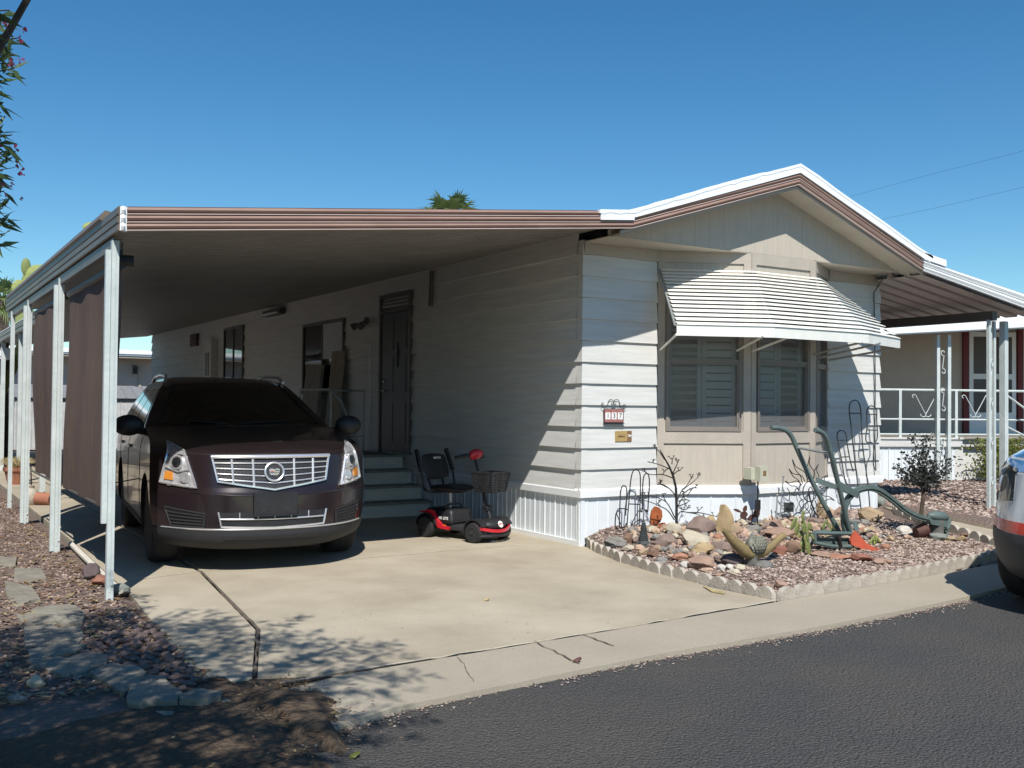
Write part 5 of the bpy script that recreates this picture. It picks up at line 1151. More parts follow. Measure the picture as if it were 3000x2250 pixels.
# ---- iron tree
t=thing('iron_tree','black wrought iron bare tree with small buds standing among the rocks','garden ornament',(.95,-.5,.13))
YT=-.55
def tp(p,dy=0.): return onY(*z6(*p),YT+dy)
tr=build(MB().tube([tp((930,985)),tp((935,850)),tp((936,600)),tp((930,430)),tp((905,320)),tp((870,230)),tp((825,150)),tp((775,60))],[.017,.015,.014,.013,.012,.010,.008,.005],8),'trunk','wireblk',t)
for P in ([(925,980),(900,1000),(880,1010)],[(935,975),(990,985),(1050,1000),(1085,1050)]): build(MB().tube([tp(p,-.05*k) for k,p in enumerate(P)],.010,6),'root','wireblk',t)
BR=[[(825,160),(770,80),(715,25)],[(880,250),(760,200),(665,180)],[(905,335),(800,300),(690,300),(600,262)],[(890,200),(893,165),(895,145)],[(900,290),(935,210),(958,160)],[(905,300),(940,270),(965,262)],
 [(925,500),(860,430),(800,395),(755,395)],[(860,430),(790,400),(770,380)],[(940,560),(990,450),(1040,400),(1095,305)],[(990,450),(1060,400),(1120,350),(1165,300)],[(1010,480),(1080,430),(1130,430)],
 [(920,720),(860,600),(810,550),(700,510),(610,508)],[(830,560),(815,530),(808,510)],[(915,740),(850,650),(780,610),(660,560),(550,548)],[(780,610),(760,590),(750,580)],
 [(945,620),(985,540),(1050,490),(1075,455)],[(955,560),(1000,545),(1040,548)],[(950,610),(1000,590),(1030,582)],[(945,700),(980,660),(1050,670),(1150,690),(1245,745)],[(1050,670),(1150,670),(1250,690),(1345,715)],[(1120,680),(1140,660),(1155,645)],
 [(960,620),(1010,640),(1065,620)],[(1050,500),(1010,510),(1000,490)],[(870,230),(830,260),(800,300)]]
for i,P in enumerate(BR):
    dy=random.uniform(-.16,.16); n=len(P); Q=[tp(p,dy*k/(n-1)) for k,p in enumerate(P)]
    b=build(MB().tube(spl(Q,5),[.0065*(1-.5*k/(5*(n-1))) for k in range(5*(n-1)+1)],5),'branch','wireblk',t)
    for f in (1.,.72,.5):
        q=Q[-1]*f+Q[-2]*(1-f) if f>=.5 else Q[-1]; d=np.array([random.uniform(-.03,.03),random.uniform(-.03,.03),.03]) if f<1 else (Q[-1]-Q[-2])*.0
        m_=MB().tube([q,q+d],.0035,5) if f<1 else MB()
        for a in range(4): v=np.array([math.cos(a*1.57),math.sin(a*1.57),.5])*.014; m_.tube([q+d,q+d+v],.0035,4)
        build(m_,'bud','wireblk',b)
# ---- tall orange sheet-metal cactus
t=thing('orange_metal_cactus','rusty orange sheet metal cactus with a small side paddle','garden ornament',(1.0,-.35,.14))
O_=[(665,930),(668,860),(690,800),(685,720),(700,650),(730,612),(765,618),(795,650),(800,710),(780,760),(745,800),(735,860),(700,930)]
build(MB().prism([onY(*z6(*p),-.40) for p in O_],(.01,.03,0)),'paddle','rust',t); build(MB().prism([onY(*z6(*p),-.44) for p in [(765,860),(770,800),(790,772),(825,768),(845,800),(840,850),(820,870),(790,868)]],(.01,.025,0)),'side_paddle','rust',t)
# ---- rusty metal prickly pear
t=thing('metal_prickly_pear','dark rusty metal prickly pear between the tall stones and the outlet stake','garden ornament',(2.3,-.5,.14))
def pad(cx,cy,rx,ry,rot,Y,th=.006,name='pad',m='rustdark',parent=None,z=z6):
    P=[]
    for k in range(18):
        a=2*math.pi*k/18; u=rx*math.cos(a)*(1-.25*math.sin(a)*(-1)); v=ry*math.sin(a); P.append(onY(*z(cx+u*math.cos(rot)-v*math.sin(rot),cy+u*math.sin(rot)+v*math.cos(rot)),Y))
    return build(MB().prism(P,(0,th,0)),name,m,parent,True)
build(MB().tube([onY(*z6(*p),-.5) for p in ((1570,880),(1590,820),(1630,750))],[.02,.018,.012],8),'stem','rustdark',t)
for c in ((1630,755,42,32,.3),(1590,690,38,32,-.6),(1605,630,18,32,.3),(1530,650,38,13,.4),(1665,715,22,36,.7),(1720,690,30,20,-.8),(1720,665,28,40,.6),(1710,775,42,16,.2),(1738,765,25,16,-.3)): pad(*c,-.5+random.uniform(-.03,.03),parent=t)
# ---- carved sculpture: two arms, scaled bowl, stump
b=ong(*z6(1720,1190)); YS=float(b[1])+.05
t=thing('carved_sculpture','carved stone sculpture with two ochre arms round a grey scaled bowl','sculpture',b)
def spt(x,y,dy=0): return onY(*z6(x,y),YS+dy)
build(MB().tube(spl([spt(1392,835),(spt(1450,900)),(spt(1530,985)),spt(1610,1050),spt(1690,1065),spt(1790,1040),spt(1870,985),spt(1930,925),spt(1985,885)],5),[.8*q_ for q_ in [.022,.030,.036,.040,.043,.046,.049,.052,.055,.058,.062,.064,.066,.068,.07,.07,.07,.072,.07,.07,.07,.068,.066,.064,.06,.058,.054,.05,.046,.044,.042,.040,.040,.040,.040,.040,.040,.040,.040,.038,.03]][:41],14),'arms','carved',t,True)
bc=spt(1705,975,-.02); sc=.30134*depth(bc)/FPX
build(MB().sphere(bc,(112*sc,.07,84*sc),0,24,14),'bowl','scale_m',t,True)
mb=MB()
for j in range(7):
    for i in range(8):
        u=-1+.26*i+(.13 if j%2 else 0); v=-.9+.28*j
        if u*u+v*v<.92:
            y=-.07*math.sqrt(max(0,1-u*u-v*v))-.004; mb.sphere((bc[0]+u*112*sc,bc[1]+y,bc[2]+v*84*sc),(.0185,.010,.021),0,8,5)
o=build(mb,'scales','scale_m',t,True); o['kind']='stuff'
zt_=garden_z(b[0],b[1]); top=spt(1680,1080)
build(MB().tube([spt(1672,1065),spt(1672,1110),spt(1665,1150),spt(1690,1190),spt(1730,1225)],[.058,.048,.05,.07,.075],14),'stump','carvegrey',t,True)
build(MB().sphere((b[0]+.04,b[1]-.03,zt_+.0),(.11,.08,.055)),'stump_base','carvegrey',t,True)
# ---- wire sun / flame ornament
t=thing('wire_sun','wrought iron sun ornament with wavy flame rays behind the plough','garden ornament',(2.9,-.8,.15))
YF=-.75
fc=(440,740)
build(MB().tube([onY(*z7(430,760),YF),onY(*z7(470,880),YF),onY(*z7(520,960),YF)],.009,6),'stake','wireblk',t)
build(MB().ring(onY(*z7(*fc),YF),.11,.006,(0,1,0),30,6),'ring','wireblk',t)
TIPS=[(310,500),(440,480),(505,540),(285,570),(255,660),(300,760),(575,620),(580,715),(625,810),(600,900),(440,940),(360,900)]
for k,p in enumerate(TIPS):
    v=np.array(p,float)-np.array(fc); L_=np.linalg.norm(v); d=v/L_; nn=np.array([-d[1],d[0]]); f0=np.array(fc)+d*75; w_=22
    A_=[f0+nn*w_,f0+d*(L_-75)*.35+nn*(w_+12),f0+d*(L_-75)*.7+nn*(-2),np.array(p,float),f0+d*(L_-75)*.6-nn*(16),f0+d*(L_-75)*.3-nn*6,f0-nn*w_]
    build(MB().tube(spl([onY(*z7(*q),YF+.01*(k%3)) for q in A_],5),.005,5),'ray','wireblk',t)
build(MB().tube(spl([onY(*z7(*q),YF) for q in ((420,830),(425,760),(445,705),(470,760),(455,830),(440,770),(430,720))],5),.005,5),'face_curl','wireblk',t)
# thin garden stakes by the skirting
for q0,q1,l in (((1975,315),(1940,740),'tall thin grey stake in front of the skirting'),((1915,500),(1905,740),'short thin grey stake in front of the skirting')):
    tag(build(MB().tube([onY(*z6(*q0),-.62),onY(*z6(*q1),-.62)],.008,6).sphere(onY(*z6(*q0),-.62),.014,0,8,5),'garden_stake','galv'),l,'stake')
tag(build(MB().box(onY(*z6(2000,575),-.6),onY(*z6(2055,660),-.57)).tube(spl([onY(*z6(*q),-.59) for q in ((2030,560),(2035,480),(2010,430))]),.005,5).tube(spl([onY(*z6(*q),-.59) for q in ((2030,660),(2040,710),(1990,745),(1940,735))]),.005,5),'cable_adapter','wire'),'grey cable adapter hanging on its cord by the skirting','adapter')
# ---- the plough
b=ong(*z7(640,1180)); YP=float(b[1])+.05
pg=thing('antique_plough','antique green walking plough with orange share on the gravel','plough',b)
def pp(x,y,dy=0.): return onY(*z7(x,y),YP+dy)
build(MB().tube(spl([pp(672,1065,.12),pp(560,860,.17),pp(450,650,.22),pp(385,510,.26),pp(340,410,.28),pp(305,330,.29),pp(265,285,.30),pp(210,266,.31),pp(152,262,.32)],4),.024,12),'handle','ploughg',pg,True)
build(MB().tube(spl([pp(745,1065,-.02),pp(700,880,-.06),pp(650,670,-.10),pp(605,480,-.14),pp(580,390,-.15),pp(560,335,-.16),pp(530,300,-.165),pp(480,280,-.17)],4),.024,12),'handle','ploughg',pg,True)
build(MB().tube([pp(340,410,.28),pp(605,458,-.14)],.013,8),'crossbar','galv',pg)
build(MB().lathe([(.022,-.02),(.022,.02)],pp(605,458,-.14),(1,.3,0),10),'bolt','galv',pg)
build(MB().ribbon([pp(490,655,.20),pp(800,765,.0)],(.0,0,1),.055,.012),'brace','ploughg',pg); build(MB().ribbon([pp(640,680,-.1),pp(800,765,-.02)],(0,0,1),.07,.012),'brace','ploughg',pg)
BM=spl([pp(712,1050),pp(695,960),pp(700,870),pp(730,790),(pp(790,735)),pp(870,715),pp(950,730),pp(1050,798),pp(1150,878),pp(1240,925),pp(1345,952)],5)
build(MB().ribbon(BM,(0,1,0),.035,.058),'beam','ploughg',pg,True,True,50); build(MB().ribbon(BM,(0,1,0),.06,.012),'beam_rib','ploughg',pg)
mb=MB(); F_=[(470,1050),(760,1055),(755,1150),(600,1150),(480,1125)]
for a_,b_ in zip(F_,F_[1:]+F_[:1]): mb.tube([pp(*a_,-.08),pp(*b_,-.08)],.020,6)
mb.tube([pp(470,1050,-.08),pp(500,1040,.16),pp(740,1045,.14)],.018,6); build(mb,'frame','ploughg',pg)
build(MB().prism([pp(480,1080,-.04),pp(600,1090,-.04),pp(740,1090,-.04),pp(740,1140,-.04),pp(600,1140,-.04),pp(490,1115,-.04)],(0,.05,0)),'landside','ploughg',pg)
build(MB().tube([pp(640,1070,-.1),pp(660,1110,-.1),pp(670,1150,-.1)],.02,8),'frog','blackm',pg)
mv=[pp(760,970,-.02),pp(785,985,-.05),pp(788,1040,-.08),pp(760,1075,-.06),pp(750,1110,-.06)]
build(MB().ribbon(mv,(1,.0,0),.05,.012),'mouldboard','ploughg',pg)
sh=[(785,1035),(820,1075),(860,1120),(905,1150),(955,1165),(985,1200),(945,1195),(920,1215),(880,1215),(845,1180),(800,1155),(755,1140),(745,1105),(760,1060)]
mb=MB(); S1=[pp(x,y,-.10-.0006*(x-750)) for x,y in sh]; mb.prism(S1,(.0,.018,.0)); build(mb,'share','plougho',pg)
build(MB().sphere(pp(1400,925),(.17,.06,.055),rot=Matrix.Rotation(.1,3,'Y')).tube([pp(1480,940),pp(1470,1000),pp(1440,1040)],.03,8),'clevis','ploughg',pg,True)
build(MB().ring(pp(1448,1045,-.03),.05,.014,(0,1,0),18,6),'hitch_ring','ploughg',pg,True)
build(MB().prism([pp(1335,950,-.05),pp(1480,960,-.05),pp(1470,1010,-.05),pp(1350,985,-.05)],(0,.10,0)),'clevis_plate','ploughg',pg)
ft=onY(*z7(1385,1010),YP+.02); zf_=garden_z(ft[0],ft[1])
tag(build(MB().tube([(ft[0],ft[1],zf_),(ft[0],ft[1],float(pp(1385,955)[2]))],.075,16),'support_block','carvegrey',None,True),'dark round block propping up the nose of the plough','block')
rock(z7,1318,1450,1045,1110,'greengrey','rounded grey green stone in front of the plough prop',G1)
# ---- prickly pears and succulents
def cactus(z,cx,by,pads,label,m='cactg',name='prickly_pear'):
    b=ong(*z(cx,by)); t=thing(name,label,'cactus',b); sc_=(z(1,0)[0]-z(0,0)[0])*depth(b)/FPX
    for (x,y,rx,ry,rot) in pads:
        c=onY(*z(x,y),float(b[1])+random.uniform(-.06,.06)); mb=MB().sphere(c,(rx*sc_,max(.010,rx*sc_*.2),ry*sc_),0,14,9,Matrix.Rotation(-rot,3,'Y')@Matrix.Rotation(random.uniform(-.5,.5),3,'Z'))
        build(mb,'pad',m,t,True)
    return t
cactus(z7,400,1210,[(320,980,28,55,-.6),(345,1020,30,50,-.3),(388,930,22,45,.1),(395,1000,28,55,.2),(425,1060,28,60,.1),(400,1120,30,60,0),(430,1160,34,60,.2),(385,1180,22,50,-.2),(440,1000,22,34,.5),(370,1060,20,34,-.8),(462,1080,16,30,.8),(395,900,10,20,.2),(375,1140,18,30,-.5)],'green prickly pear in front of the wire sun beside the plough')
cactus(z7,560,1060,[(545,1000,22,38,-.3),(590,1010,24,40,.2),(570,970,18,30,0),(620,1000,18,32,.5),(530,1030,20,26,-.6),(600,1040,20,26,.4)],'small green prickly pear behind the plough handles')
cactus(z7,925,1140,[(900,1105,10,26,-.7),(918,1095,11,30,-.25),(935,1092,11,32,.15),(952,1100,10,28,.6),(925,1125,14,22,0),(965,1115,8,18,1.),(895,1125,8,18,-1.1)],'yellow green succulent right of the orange share','cacty','succulent')
cactus(z7,668,1040,[(655,1010,24,40,-.2),(690,1020,24,34,.4)],'dark green prickly pear tucked behind the plough frame')
# ---- small dark-leaved tree (metal or potted)
def leaves(n,cfn,size,m,name,parent,kind=None,long=2.2,nrm=None,flower=False):
    V=[];F=[];k=0
    for _ in range(n):
        p=np.array(cfn(),float); d=RNG.normal(size=3); d/=np.linalg.norm(d); a=RNG.normal(size=3); a=a-d*(a@d); a/=np.linalg.norm(a); s_=size*random.uniform(.7,1.25); nn=np.cross(d,a)
        V+=[p,p+d*s_*.5*long*.5+a*s_*.28+nn*s_*.05,p+d*s_*long*.5,p+d*s_*.25*long-a*s_*.28+nn*s_*.05]; F.append((k,k+1,k+2,k+3)); k+=4
    mb=MB(); mb.add(V,F); return build(mb,name,m,parent)
b=ong(*z7(1265,1075)); YD=float(b[1])
dt=thing('small_dark_tree','small bare looking tree with curled dark leaves beyond the plough beam','tree',b)
def q7(x,y,dy=0): return onY(*z7(x,y),YD+dy)
build(MB().tube([q7(1265,1075),q7(1275,900),q7(1290,760),q7(1290,700)],[.024,.022,.02,.018],8),'trunk','barkm',dt)
mbB=[];tips=[]
def grow(a,b,n,r,lev):
    P=[q7(*a,0)]; dy=0; x,y=a; tx,ty=b; 
    for k in range(1,n+1):
        dy+=random.uniform(-.035,.035)*(1+lev*.3); x=a[0]+(tx-a[0])*k/n+random.uniform(-10,10); y=a[1]+(ty-a[1])*k/n+random.uniform(-10,10); P.append(q7(x,y,dy)); tips.append(P[-1]); 
    build(MB().tube(P,[r*(1-.6*i/n) for i in range(n+1)],5),'branch','darkleaf',dt)
for b_ in ((1215,330),(1300,330),(1350,330),(1150,470),(1100,560),(1110,600),(1160,650),(1390,440),(1440,500),(1520,500),(1470,590),(1430,650),(1250,450),(1330,520),(1200,560),(1290,400),(1380,560),(1170,520),(1350,640),(1230,620)): grow((1290+random.uniform(-6,6),random.uniform(690,720)),b_,6,.008,1)
def tipf():
    t_=tips[random.randrange(len(tips))]; return t_+RNG.normal(size=3)*np.array([.03,.03,.025])
leaves(1500,tipf,.046,'darkleaf','foliage',dt,long=1.7)
tag(build(MB().lathe([(.001,0),(.055,0),(.075,.11),(.08,.12),(.06,.115),(.05,.03)],ong(*z7(1232,1090))+np.array([0,0,.06]),(.9,-.3,.25),20),'fallen_pot','rustdark',None,True),'dark plum pot lying on its side at the small tree foot','pot')
# ================================================================== neighbour on the right (rotated)
NO=np.array([8.95,3.27,.15]); NU=np.array([.906,-.423,0.]); NN=np.array([-.423,-.906,0.])
def onN(px,py,v=0.):       # v metres behind the deck front -> (u, z)
    d=ray(px,py); o=NO-NN*v; t=((o-CAM)@NN)/(d@NN); p=CAM+d*t; return float((p-o)@NU),float(p[2]-NO[2])
NR=math.atan2(NU[1],NU[0])
nb=thing('neighbour_house','tan neighbouring home with white porch rail and red door trim','house',NO,NR)
def L3(u,v,z): return (u,v,z)
u1,_=onN(2577,1405); ucor=onN(2812,1300)[0]; zd=onN(2640,1281)[1]; zb0=onN(2640,1308)[1]; zr=onN(2640,1142)[1]; zm=onN(2640,1228)[1]; zl_=onN(2640,1272)[1]
BL=lambda mb,n,m,p=None: build(mb,n,m,p or nb,False,False)
mb=MB(); BL(MB().box((-3.,.02,-.05),(ucor-.03,6,zd-.03)).box((ucor-.02,.25,-.05),(6,6,zd-.03)),'deck_base','neighwall')
mb=MB(); ribs(mb,(-3,0),(ucor-.1,0),(0,-1),-.02,zb0,.12,.02); BL(mb,'ribbed_skirting','skirt'); 
BL(MB().box((ucor-.1,-.01,-.03),(ucor+.02,.02,zb0)).box((ucor+.02,.0,-.03),(ucor+.06,.25,zb0)).box((ucor+.06,.2,-.03),(ucor+1.1,.24,zb0)),'skirting_panel','siding')
BL(MB().box((-3,-.05,zb0),(ucor+.02,.02,zb0+.10)).box((-3,-.03,zb0+.10),(ucor+.02,.02,zd-.03)).box((-3,-.06,zd-.03),(ucor+.04,.02,zd)).box((ucor+.03,.10,zb0),(6,.25,zd)),'deck_band','siding')
BL(MB().box((-3,.02,zd-.028),(6,6,zd-.001)),'deck_floor','treadm')
WV=1.9
BL(MB().box((-4,WV,zd),(8,WV+.2,3.2)),'wall','neighwall')
rl=MB(); 
for z_,r_ in ((zr,.022),(zm,.016),(zl_,.016)): BL(MB().tube([(-3,-.0,z_),(ucor,.0,z_),(6,.15,z_)],r_,8),'rail','post')
for px in (2636,2800,3060): u=onN(px,1200)[0]; BL(MB().box((u-.025,-.025,zd),(u+.025,.025,zr)),'rail_post','post')
for cx_ in (2712,2858):
    m_=MB(); u0=onN(cx_-45,1200)[0]; u1_=onN(cx_+45,1200)[0]; w_=(u1_-u0)/2; uc=(u0+u1_)/2
    for sg in (-1,1):
        P=[]
        for k in range(12): a=k/11*4.5; P.append((uc+sg*(w_*.78-.05*math.cos(a)*(1-k/16)),0,zr-.12+.05*math.sin(a)*(1-k/16)))
        P=P[::-1]+[(uc+sg*.03,0,zm+.14)]
        for k in range(12): a=k/11*4.5; P.append((uc+sg*(.05+.05*math.cos(a+2.5)),0,zm+.08+.05*math.sin(a+2.5)*(1-k/16)))
        m_.tube(P,.008,5)
    BL(m_,'rail_scroll','post')
for px in (2740,2772): u=onN(px,1200)[0]; BL(MB().box((u-.03,-.11,0),(u+.03,-.05,onN(px,985)[1]+.02)),'porch_post','post')
ua=onN(2740,1200)[0];ub=onN(2772,1200)[0]
for k,zc_ in enumerate((2.12,1.45,.55)):
    P=[]
    for j in range(14): a=j/13*5; P.append(((ua+ub)/2+.0+.05*math.cos(a)*(.4+.6*j/13),-.08,zc_+.17+.055*math.sin(a)*(.4+.6*j/13)))
    P.append(((ua+ub)/2,-.08,zc_))
    for j in range(14): a=3.14+5-j/13*5; P.append(((ua+ub)/2+.05*math.cos(a)*(1-.6*j/13),-.08,zc_-.17+.055*math.sin(a)*(1-.6*j/13)))
    BL(MB().tube(P,.009,5),'post_scroll','post')
# door on the wall
def NW(px,py): return onN(px,py,WV)
ud0,zt0=NW(2836,972); ud1,_=NW(2972,1100); zdb=zd+.02
dn=BL(MB().box((ud0,WV-.05,zdb),(ud1,WV-.012,zt0)),'screen_door','trimwhite')
za_=NW(2860,1095)[1]; zb_=NW(2860,1111)[1]
BL(MB().box((ud0+.09,WV-.058,za_),(ud1-.09,WV-.051,zt0-.1)).box((ud0+.09,WV-.058,NW(2860,1208)[1]),(ud1-.09,WV-.051,zb_)),'door_screen','lensdark' if False else 'frame_d',dn)
for x_ in (ud0-.13,ud1+.04): BL(MB().box((x_,WV-.06,zdb),(x_+.11,WV-.012,zt0+.06)),'door_trim','redtrim')
# roof and gutter over the porch
ug,ztop=onN(2586,949,-.3); _,zg1=onN(2586,970,-.3); _,zg2=onN(2586,983,-.3); ur,ztr=onN(3000,924,-.3); _,zr1=onN(3000,944,-.3); _,zr2=onN(3000,962,-.3)
def line_u(u,z0,z1): return z0+(z1-z0)*(u-ug)/(ur-ug)
def bar(u0,u1,f0,f1,v0,v1): return MB().prism([(u0,v0,line_u(u0,*f0)),(u1,v0,line_u(u1,*f0)),(u1,v0,line_u(u1,*f1)),(u0,v0,line_u(u0,*f1))],(0,v1-v0,0))
BL(bar(-3.5,8,(zg1,zr1),(ztop,ztr),-.28,.0),'roof_edge','roofwhite'); BL(bar(-3.5,8,(zg2+.0,zr2),(zg1-.004,zr1-.004),-.32,-.2),'gutter','trimwhite'); BL(bar(-3.5,8,(zg2+.02,zr2+.02),(zg2+.07,zr2+.07),-.345,-.32),'gutter_lip','trimwhite')
mb=MB(); mb.add([(-3.5,-.28,line_u(-3.5,ztop,ztr)),(8,-.28,line_u(8,ztop,ztr)),(8,5,line_u(8,ztop,ztr)+.3),(-3.5,5,line_u(-3.5,ztop,ztr)+.3)],[(0,1,2,3)]); BL(mb,'roof','roofwhite')
mb=MB(); mb.add([(-3.5,-.2,line_u(-3.5,zg2,zr2)+.03),(8,-.2,line_u(8,zg2,zr2)+.03),(8,WV+.1,line_u(8,zg2,zr2)+.1),(-3.5,WV+.1,line_u(-3.5,zg2,zr2)+.1)],[(0,1,2,3)]); BL(mb,'porch_ceiling','soffit')
# stair rail of the neighbour
us0,zs0=onN(2945,1155,-.15); us1,zs1=onN(3000,1195,-.15); _,zq0=onN(2945,1248,-.15); _,zq1=onN(3000,1276,-.15)
for z0_,z1_ in ((zs0,zs1),(zq0,zq1)): BL(MB().tube([(us0,-.15,z0_),(us0+2.4*(us1-us0),-.15,z0_+2.4*(z1_-z0_))],.018,6),'stair_rail','post')
# upper white roof behind, far right
hb=thing('distant_house','pale house with ribbed white roof far behind the neighbouring home','house',(24,9,0),-.44)
q0=onY(2948,836,9.);q1=onY(2995,900,9.)
BL(MB().box((-4,0,0),(14,6,3.9)),'wall','neighwall',hb)
mb=MB(); zt_=float(onY(3000,832,9.)[2]); z0_=float(onY(2970,870,9.)[2])
for k in range(60): 
    x0=-4.5+k*.3; mb.prism([(x0,-.6,3.85),(x0+.15,-.6,3.91),(x0+.3,-.6,3.85)],(0,3.6,max(.6,zt_-3.85)))
BL(mb,'roof','roofwhite',hb)
# shrub in front of the neighbour
b_=onZ(2905,1405,.15); sh_=thing('green_shrub','yellow green leafy shrub behind the scrolled patio posts','shrub',b_)
cs=[onN(px,py,-.5) for px,py in ((2900,1350),(2860,1330),(2950,1340),(2985,1310),(2910,1300))]
def shp():
    px=random.gauss(2935,42); py=random.uniform(1285,1400); v=random.uniform(-.9,-.15); d=ray(px,py); o=NO-NN*v; t=((o-CAM)@NN)/(d@NN); return CAM+d*t
for k in range(9):
    a=np.array(b_)+[random.uniform(-.15,.15),random.uniform(-.1,.1),0]; build(MB().tube([a,a+np.array([random.uniform(-.25,.25),random.uniform(-.2,.2),.35]),shp()],.008,5),'stem','barkm',sh_)
leaves(2600,shp,.07,'shrub','foliage',sh_,long=1.5)
# power lines
for i,(P,l) in enumerate(((((2490,576),(2700,518),(2960,452),(3200,385)),'upper thin power line against the blue sky'),(((2582,643),(2760,605),(3000,548),(3200,500)),'lower thin power line against the blue sky'))):
    Q=[CAM+ray(*p)*t for p,t in zip(P,(60,58,55,52))]; tag(build(MB().tube(Q,.006,5),'power_line','blackm'),l,'power line')
# ================================================================== rear and left neighbours
rh=thing('rear_house','shaded tan house with white roof edge seen through the carport','house',(0,24,0))
R_=lambda mb,n,m,p=None: build(mb,n,m,p or rh,False,True)
R_(MB().box((-9,27.4,0),(9,33,2.9)),'wall','neighwall'); R_(MB().box((-9.3,26.7,2.86),(9.3,33.4,2.92)),'soffit_board','soffit')
R_(MB().box((-9.3,26.66,2.93),(9.3,26.72,2.99)).box((-9.3,26.62,2.99),(9.3,26.72,3.06)).box((-9.3,26.64,3.06),(9.3,33.4,3.13)),'roof_edge','roofwhite')
R_(MB().box((.18,27.3,1.75),(.40,27.39,2.5)),'window','trimwhite'); R_(MB().box((1.2,27.36,.3),(1.28,27.399,2.6)),'door_casing','soffit')
ln=R_(MB().box((.97,27.1,2.60),(1.10,27.39,2.64)),'lantern','black'); R_(MB().box((.95,27.08,2.33),(1.10,27.22,2.58)),'lamp_glass','lensdark',ln)
sd=thing('metal_shed','white ribbed metal shed with grey roof behind the parked car','shed',(0,21,0))
mb=MB(); ribs(mb,(-3,23.2),(.9,23.2),(0,-1),0,1.5,.2,.02); R_(mb,'shed_wall','shed',sd); R_(MB().box((-3,23.22,0),(.9,25.1,1.5)),'shed_body','shed',sd)
mb=MB(); mb.prism([(-3.1,23.1,1.5),(-3.1,24.1,1.87),(-3.1,25.1,1.5),(-3.1,24.1,1.5)],(4.1,0,0))
for k in range(13): mb.prism([(-3.0+k*.3,23.09,1.515),(-3.0+k*.3,24.1,1.892),(-2.98+k*.3,24.1,1.892),(-2.98+k*.3,23.09,1.515)],(0,0,.01))
R_(mb,'shed_roof','shedroof',sd)
lc=thing('rear_carport','grey eaved rear patio roof on white posts behind the front carport','patio cover',(-4.1,14,0))
EX=-4.15
prof=[(0,2.60),(-.02,2.61),(-.02,2.67),(0,2.68),(-.02,2.69),(-.02,2.76),(0,2.77),(.03,2.77),(.03,2.60)]
mb=MB().prism([(EX+dx,7.3,z) for dx,z in prof],(0,13.2,0)); mb.box((EX+.03,7.3,2.64),(EX+.1,20.4,2.74)); R_(mb,'eave_gutter','olivefascia',lc)
mb=MB(); y=7.17; pr=[]
while y<20.3: pr+=[(y,0),(y+.10,0),(y+.112,.028),(y+.138,.028)]; y+=.15
zz=lambda x: 3.215+(x)*(3.215-2.745)/4.12
vs=[(EX+.02,yy,zz(EX+.02)+h) for yy,h in pr]+[(-.02,yy,zz(-.02)+h) for yy,h in pr]; n=len(pr); mb.add(vs,[(i,i+1,n+i+1,n+i) for i in range(n-1)]); R_(mb,'ceiling_pan','ceiling',lc)
R_(MB().prism([(EX,7.10,2.79),(-.02,7.10,3.27),(-.02,7.10,3.285),(EX,7.10,2.805)],(0,13.2,0)),'roof_panel','roofwhite',lc)
for y_ in (7.9,11.0,14.2,17.4): R_(MB().box((EX+.02,y_-.04,0),(EX+.10,y_+.04,2.62)),'post','post',lc)
lh=thing('left_house','low white panelled house behind the carport posts at the left edge','house',(-9,20,0))
R_(MB().box((-10,15.0,0),(-4.0,22,1.9)),'wall','siding',lh)
mb=MB(); 
for k in range(30): mb.box((-10+k*.2,14.97,0.05),(-9.985+k*.2,14.999,1.85))
R_(mb,'wall_seams','shed',lh)['kind']='stuff'
R_(MB().box((-10.3,14.6,2.28),(-3.9,22,2.38)).box((-10.3,14.58,2.33),(-3.9,14.6,2.5)),'roof_edge','roofwhite',lh); R_(MB().box((-10,14.99,1.9),(-4.0,22,2.28)),'upper_wall','neighwall',lh)
R_(MB().box((-5.6,14.93,1.0),(-5.1,14.965,1.9)),'window','frame_d',lh)
# house added unseen left of the frame to dim the light reaching the carport
ln_=thing('side_neighbour_house','unseen tan house added left of the side yard to dim the carport','house',(-9.,3,0))
R_(MB().box((-13,-1.5,0),(-8.6,14,3.0)),'wall','neighwall',ln_); R_(MB().box((-13.3,-2.0,3.0),(-8.2,14.3,3.12)),'roof','roofwhite',ln_)
# palms
def fan(c,d,size,n=16,droop=.25):
    V=[];F=[];k=0; d=np.array(d,float); d/=np.linalg.norm(d); s_=np.cross(d,[0,0,1.]); s_/=np.linalg.norm(s_)+1e-9; u=np.cross(s_,d)
    for i in range(n):
        a=(i/(n-1)-.5)*2.6; v=d*math.cos(a)+s_*math.sin(a); L_=size*(.75+.25*math.cos(a))*random.uniform(.85,1.1); w_=np.cross(v,u)*size*.045
        p1=c+v*L_*.55; p2=c+v*L_-np.array([0,0,1])*L_*droop*random.uniform(.3,1.3)
        V+=[c,p1+w_,p2,p1-w_]; F.append((k,k+1,k+2,k+3)); k+=4
    return V,F
def palm(base,top,r,size,n,label):
    t=thing('palm_tree',label,'palm tree',base); b=np.array(base,float);T=np.array(top,float)
    build(MB().tube([b,b+(T-b)*.5,T],[r*1.25,r,r*.95],12),'trunk','palmbark',t,True)
    mb=MB(); st=MB()
    for k in range(n):
        a=k*2.399; el=1.25-2.1*((k+.5)/n); d=np.array([math.cos(a)*math.cos(el),math.sin(a)*math.cos(el),math.sin(el)]); e=T+d*size*.75; st.tube([T,e],.02,4); V,F=fan(e,d,size,18,.3+.3*max(0,-math.sin(el)+.3)); mb.add(V,F)
    build(mb,'crown','palmleaf',t); build(st,'stalks','palmleaf',t)
p=CAM+ray(8,880)*24; palm((p[0],p[1],0),p,.16,.42,26,'palm tree at the left edge behind the carport roof')
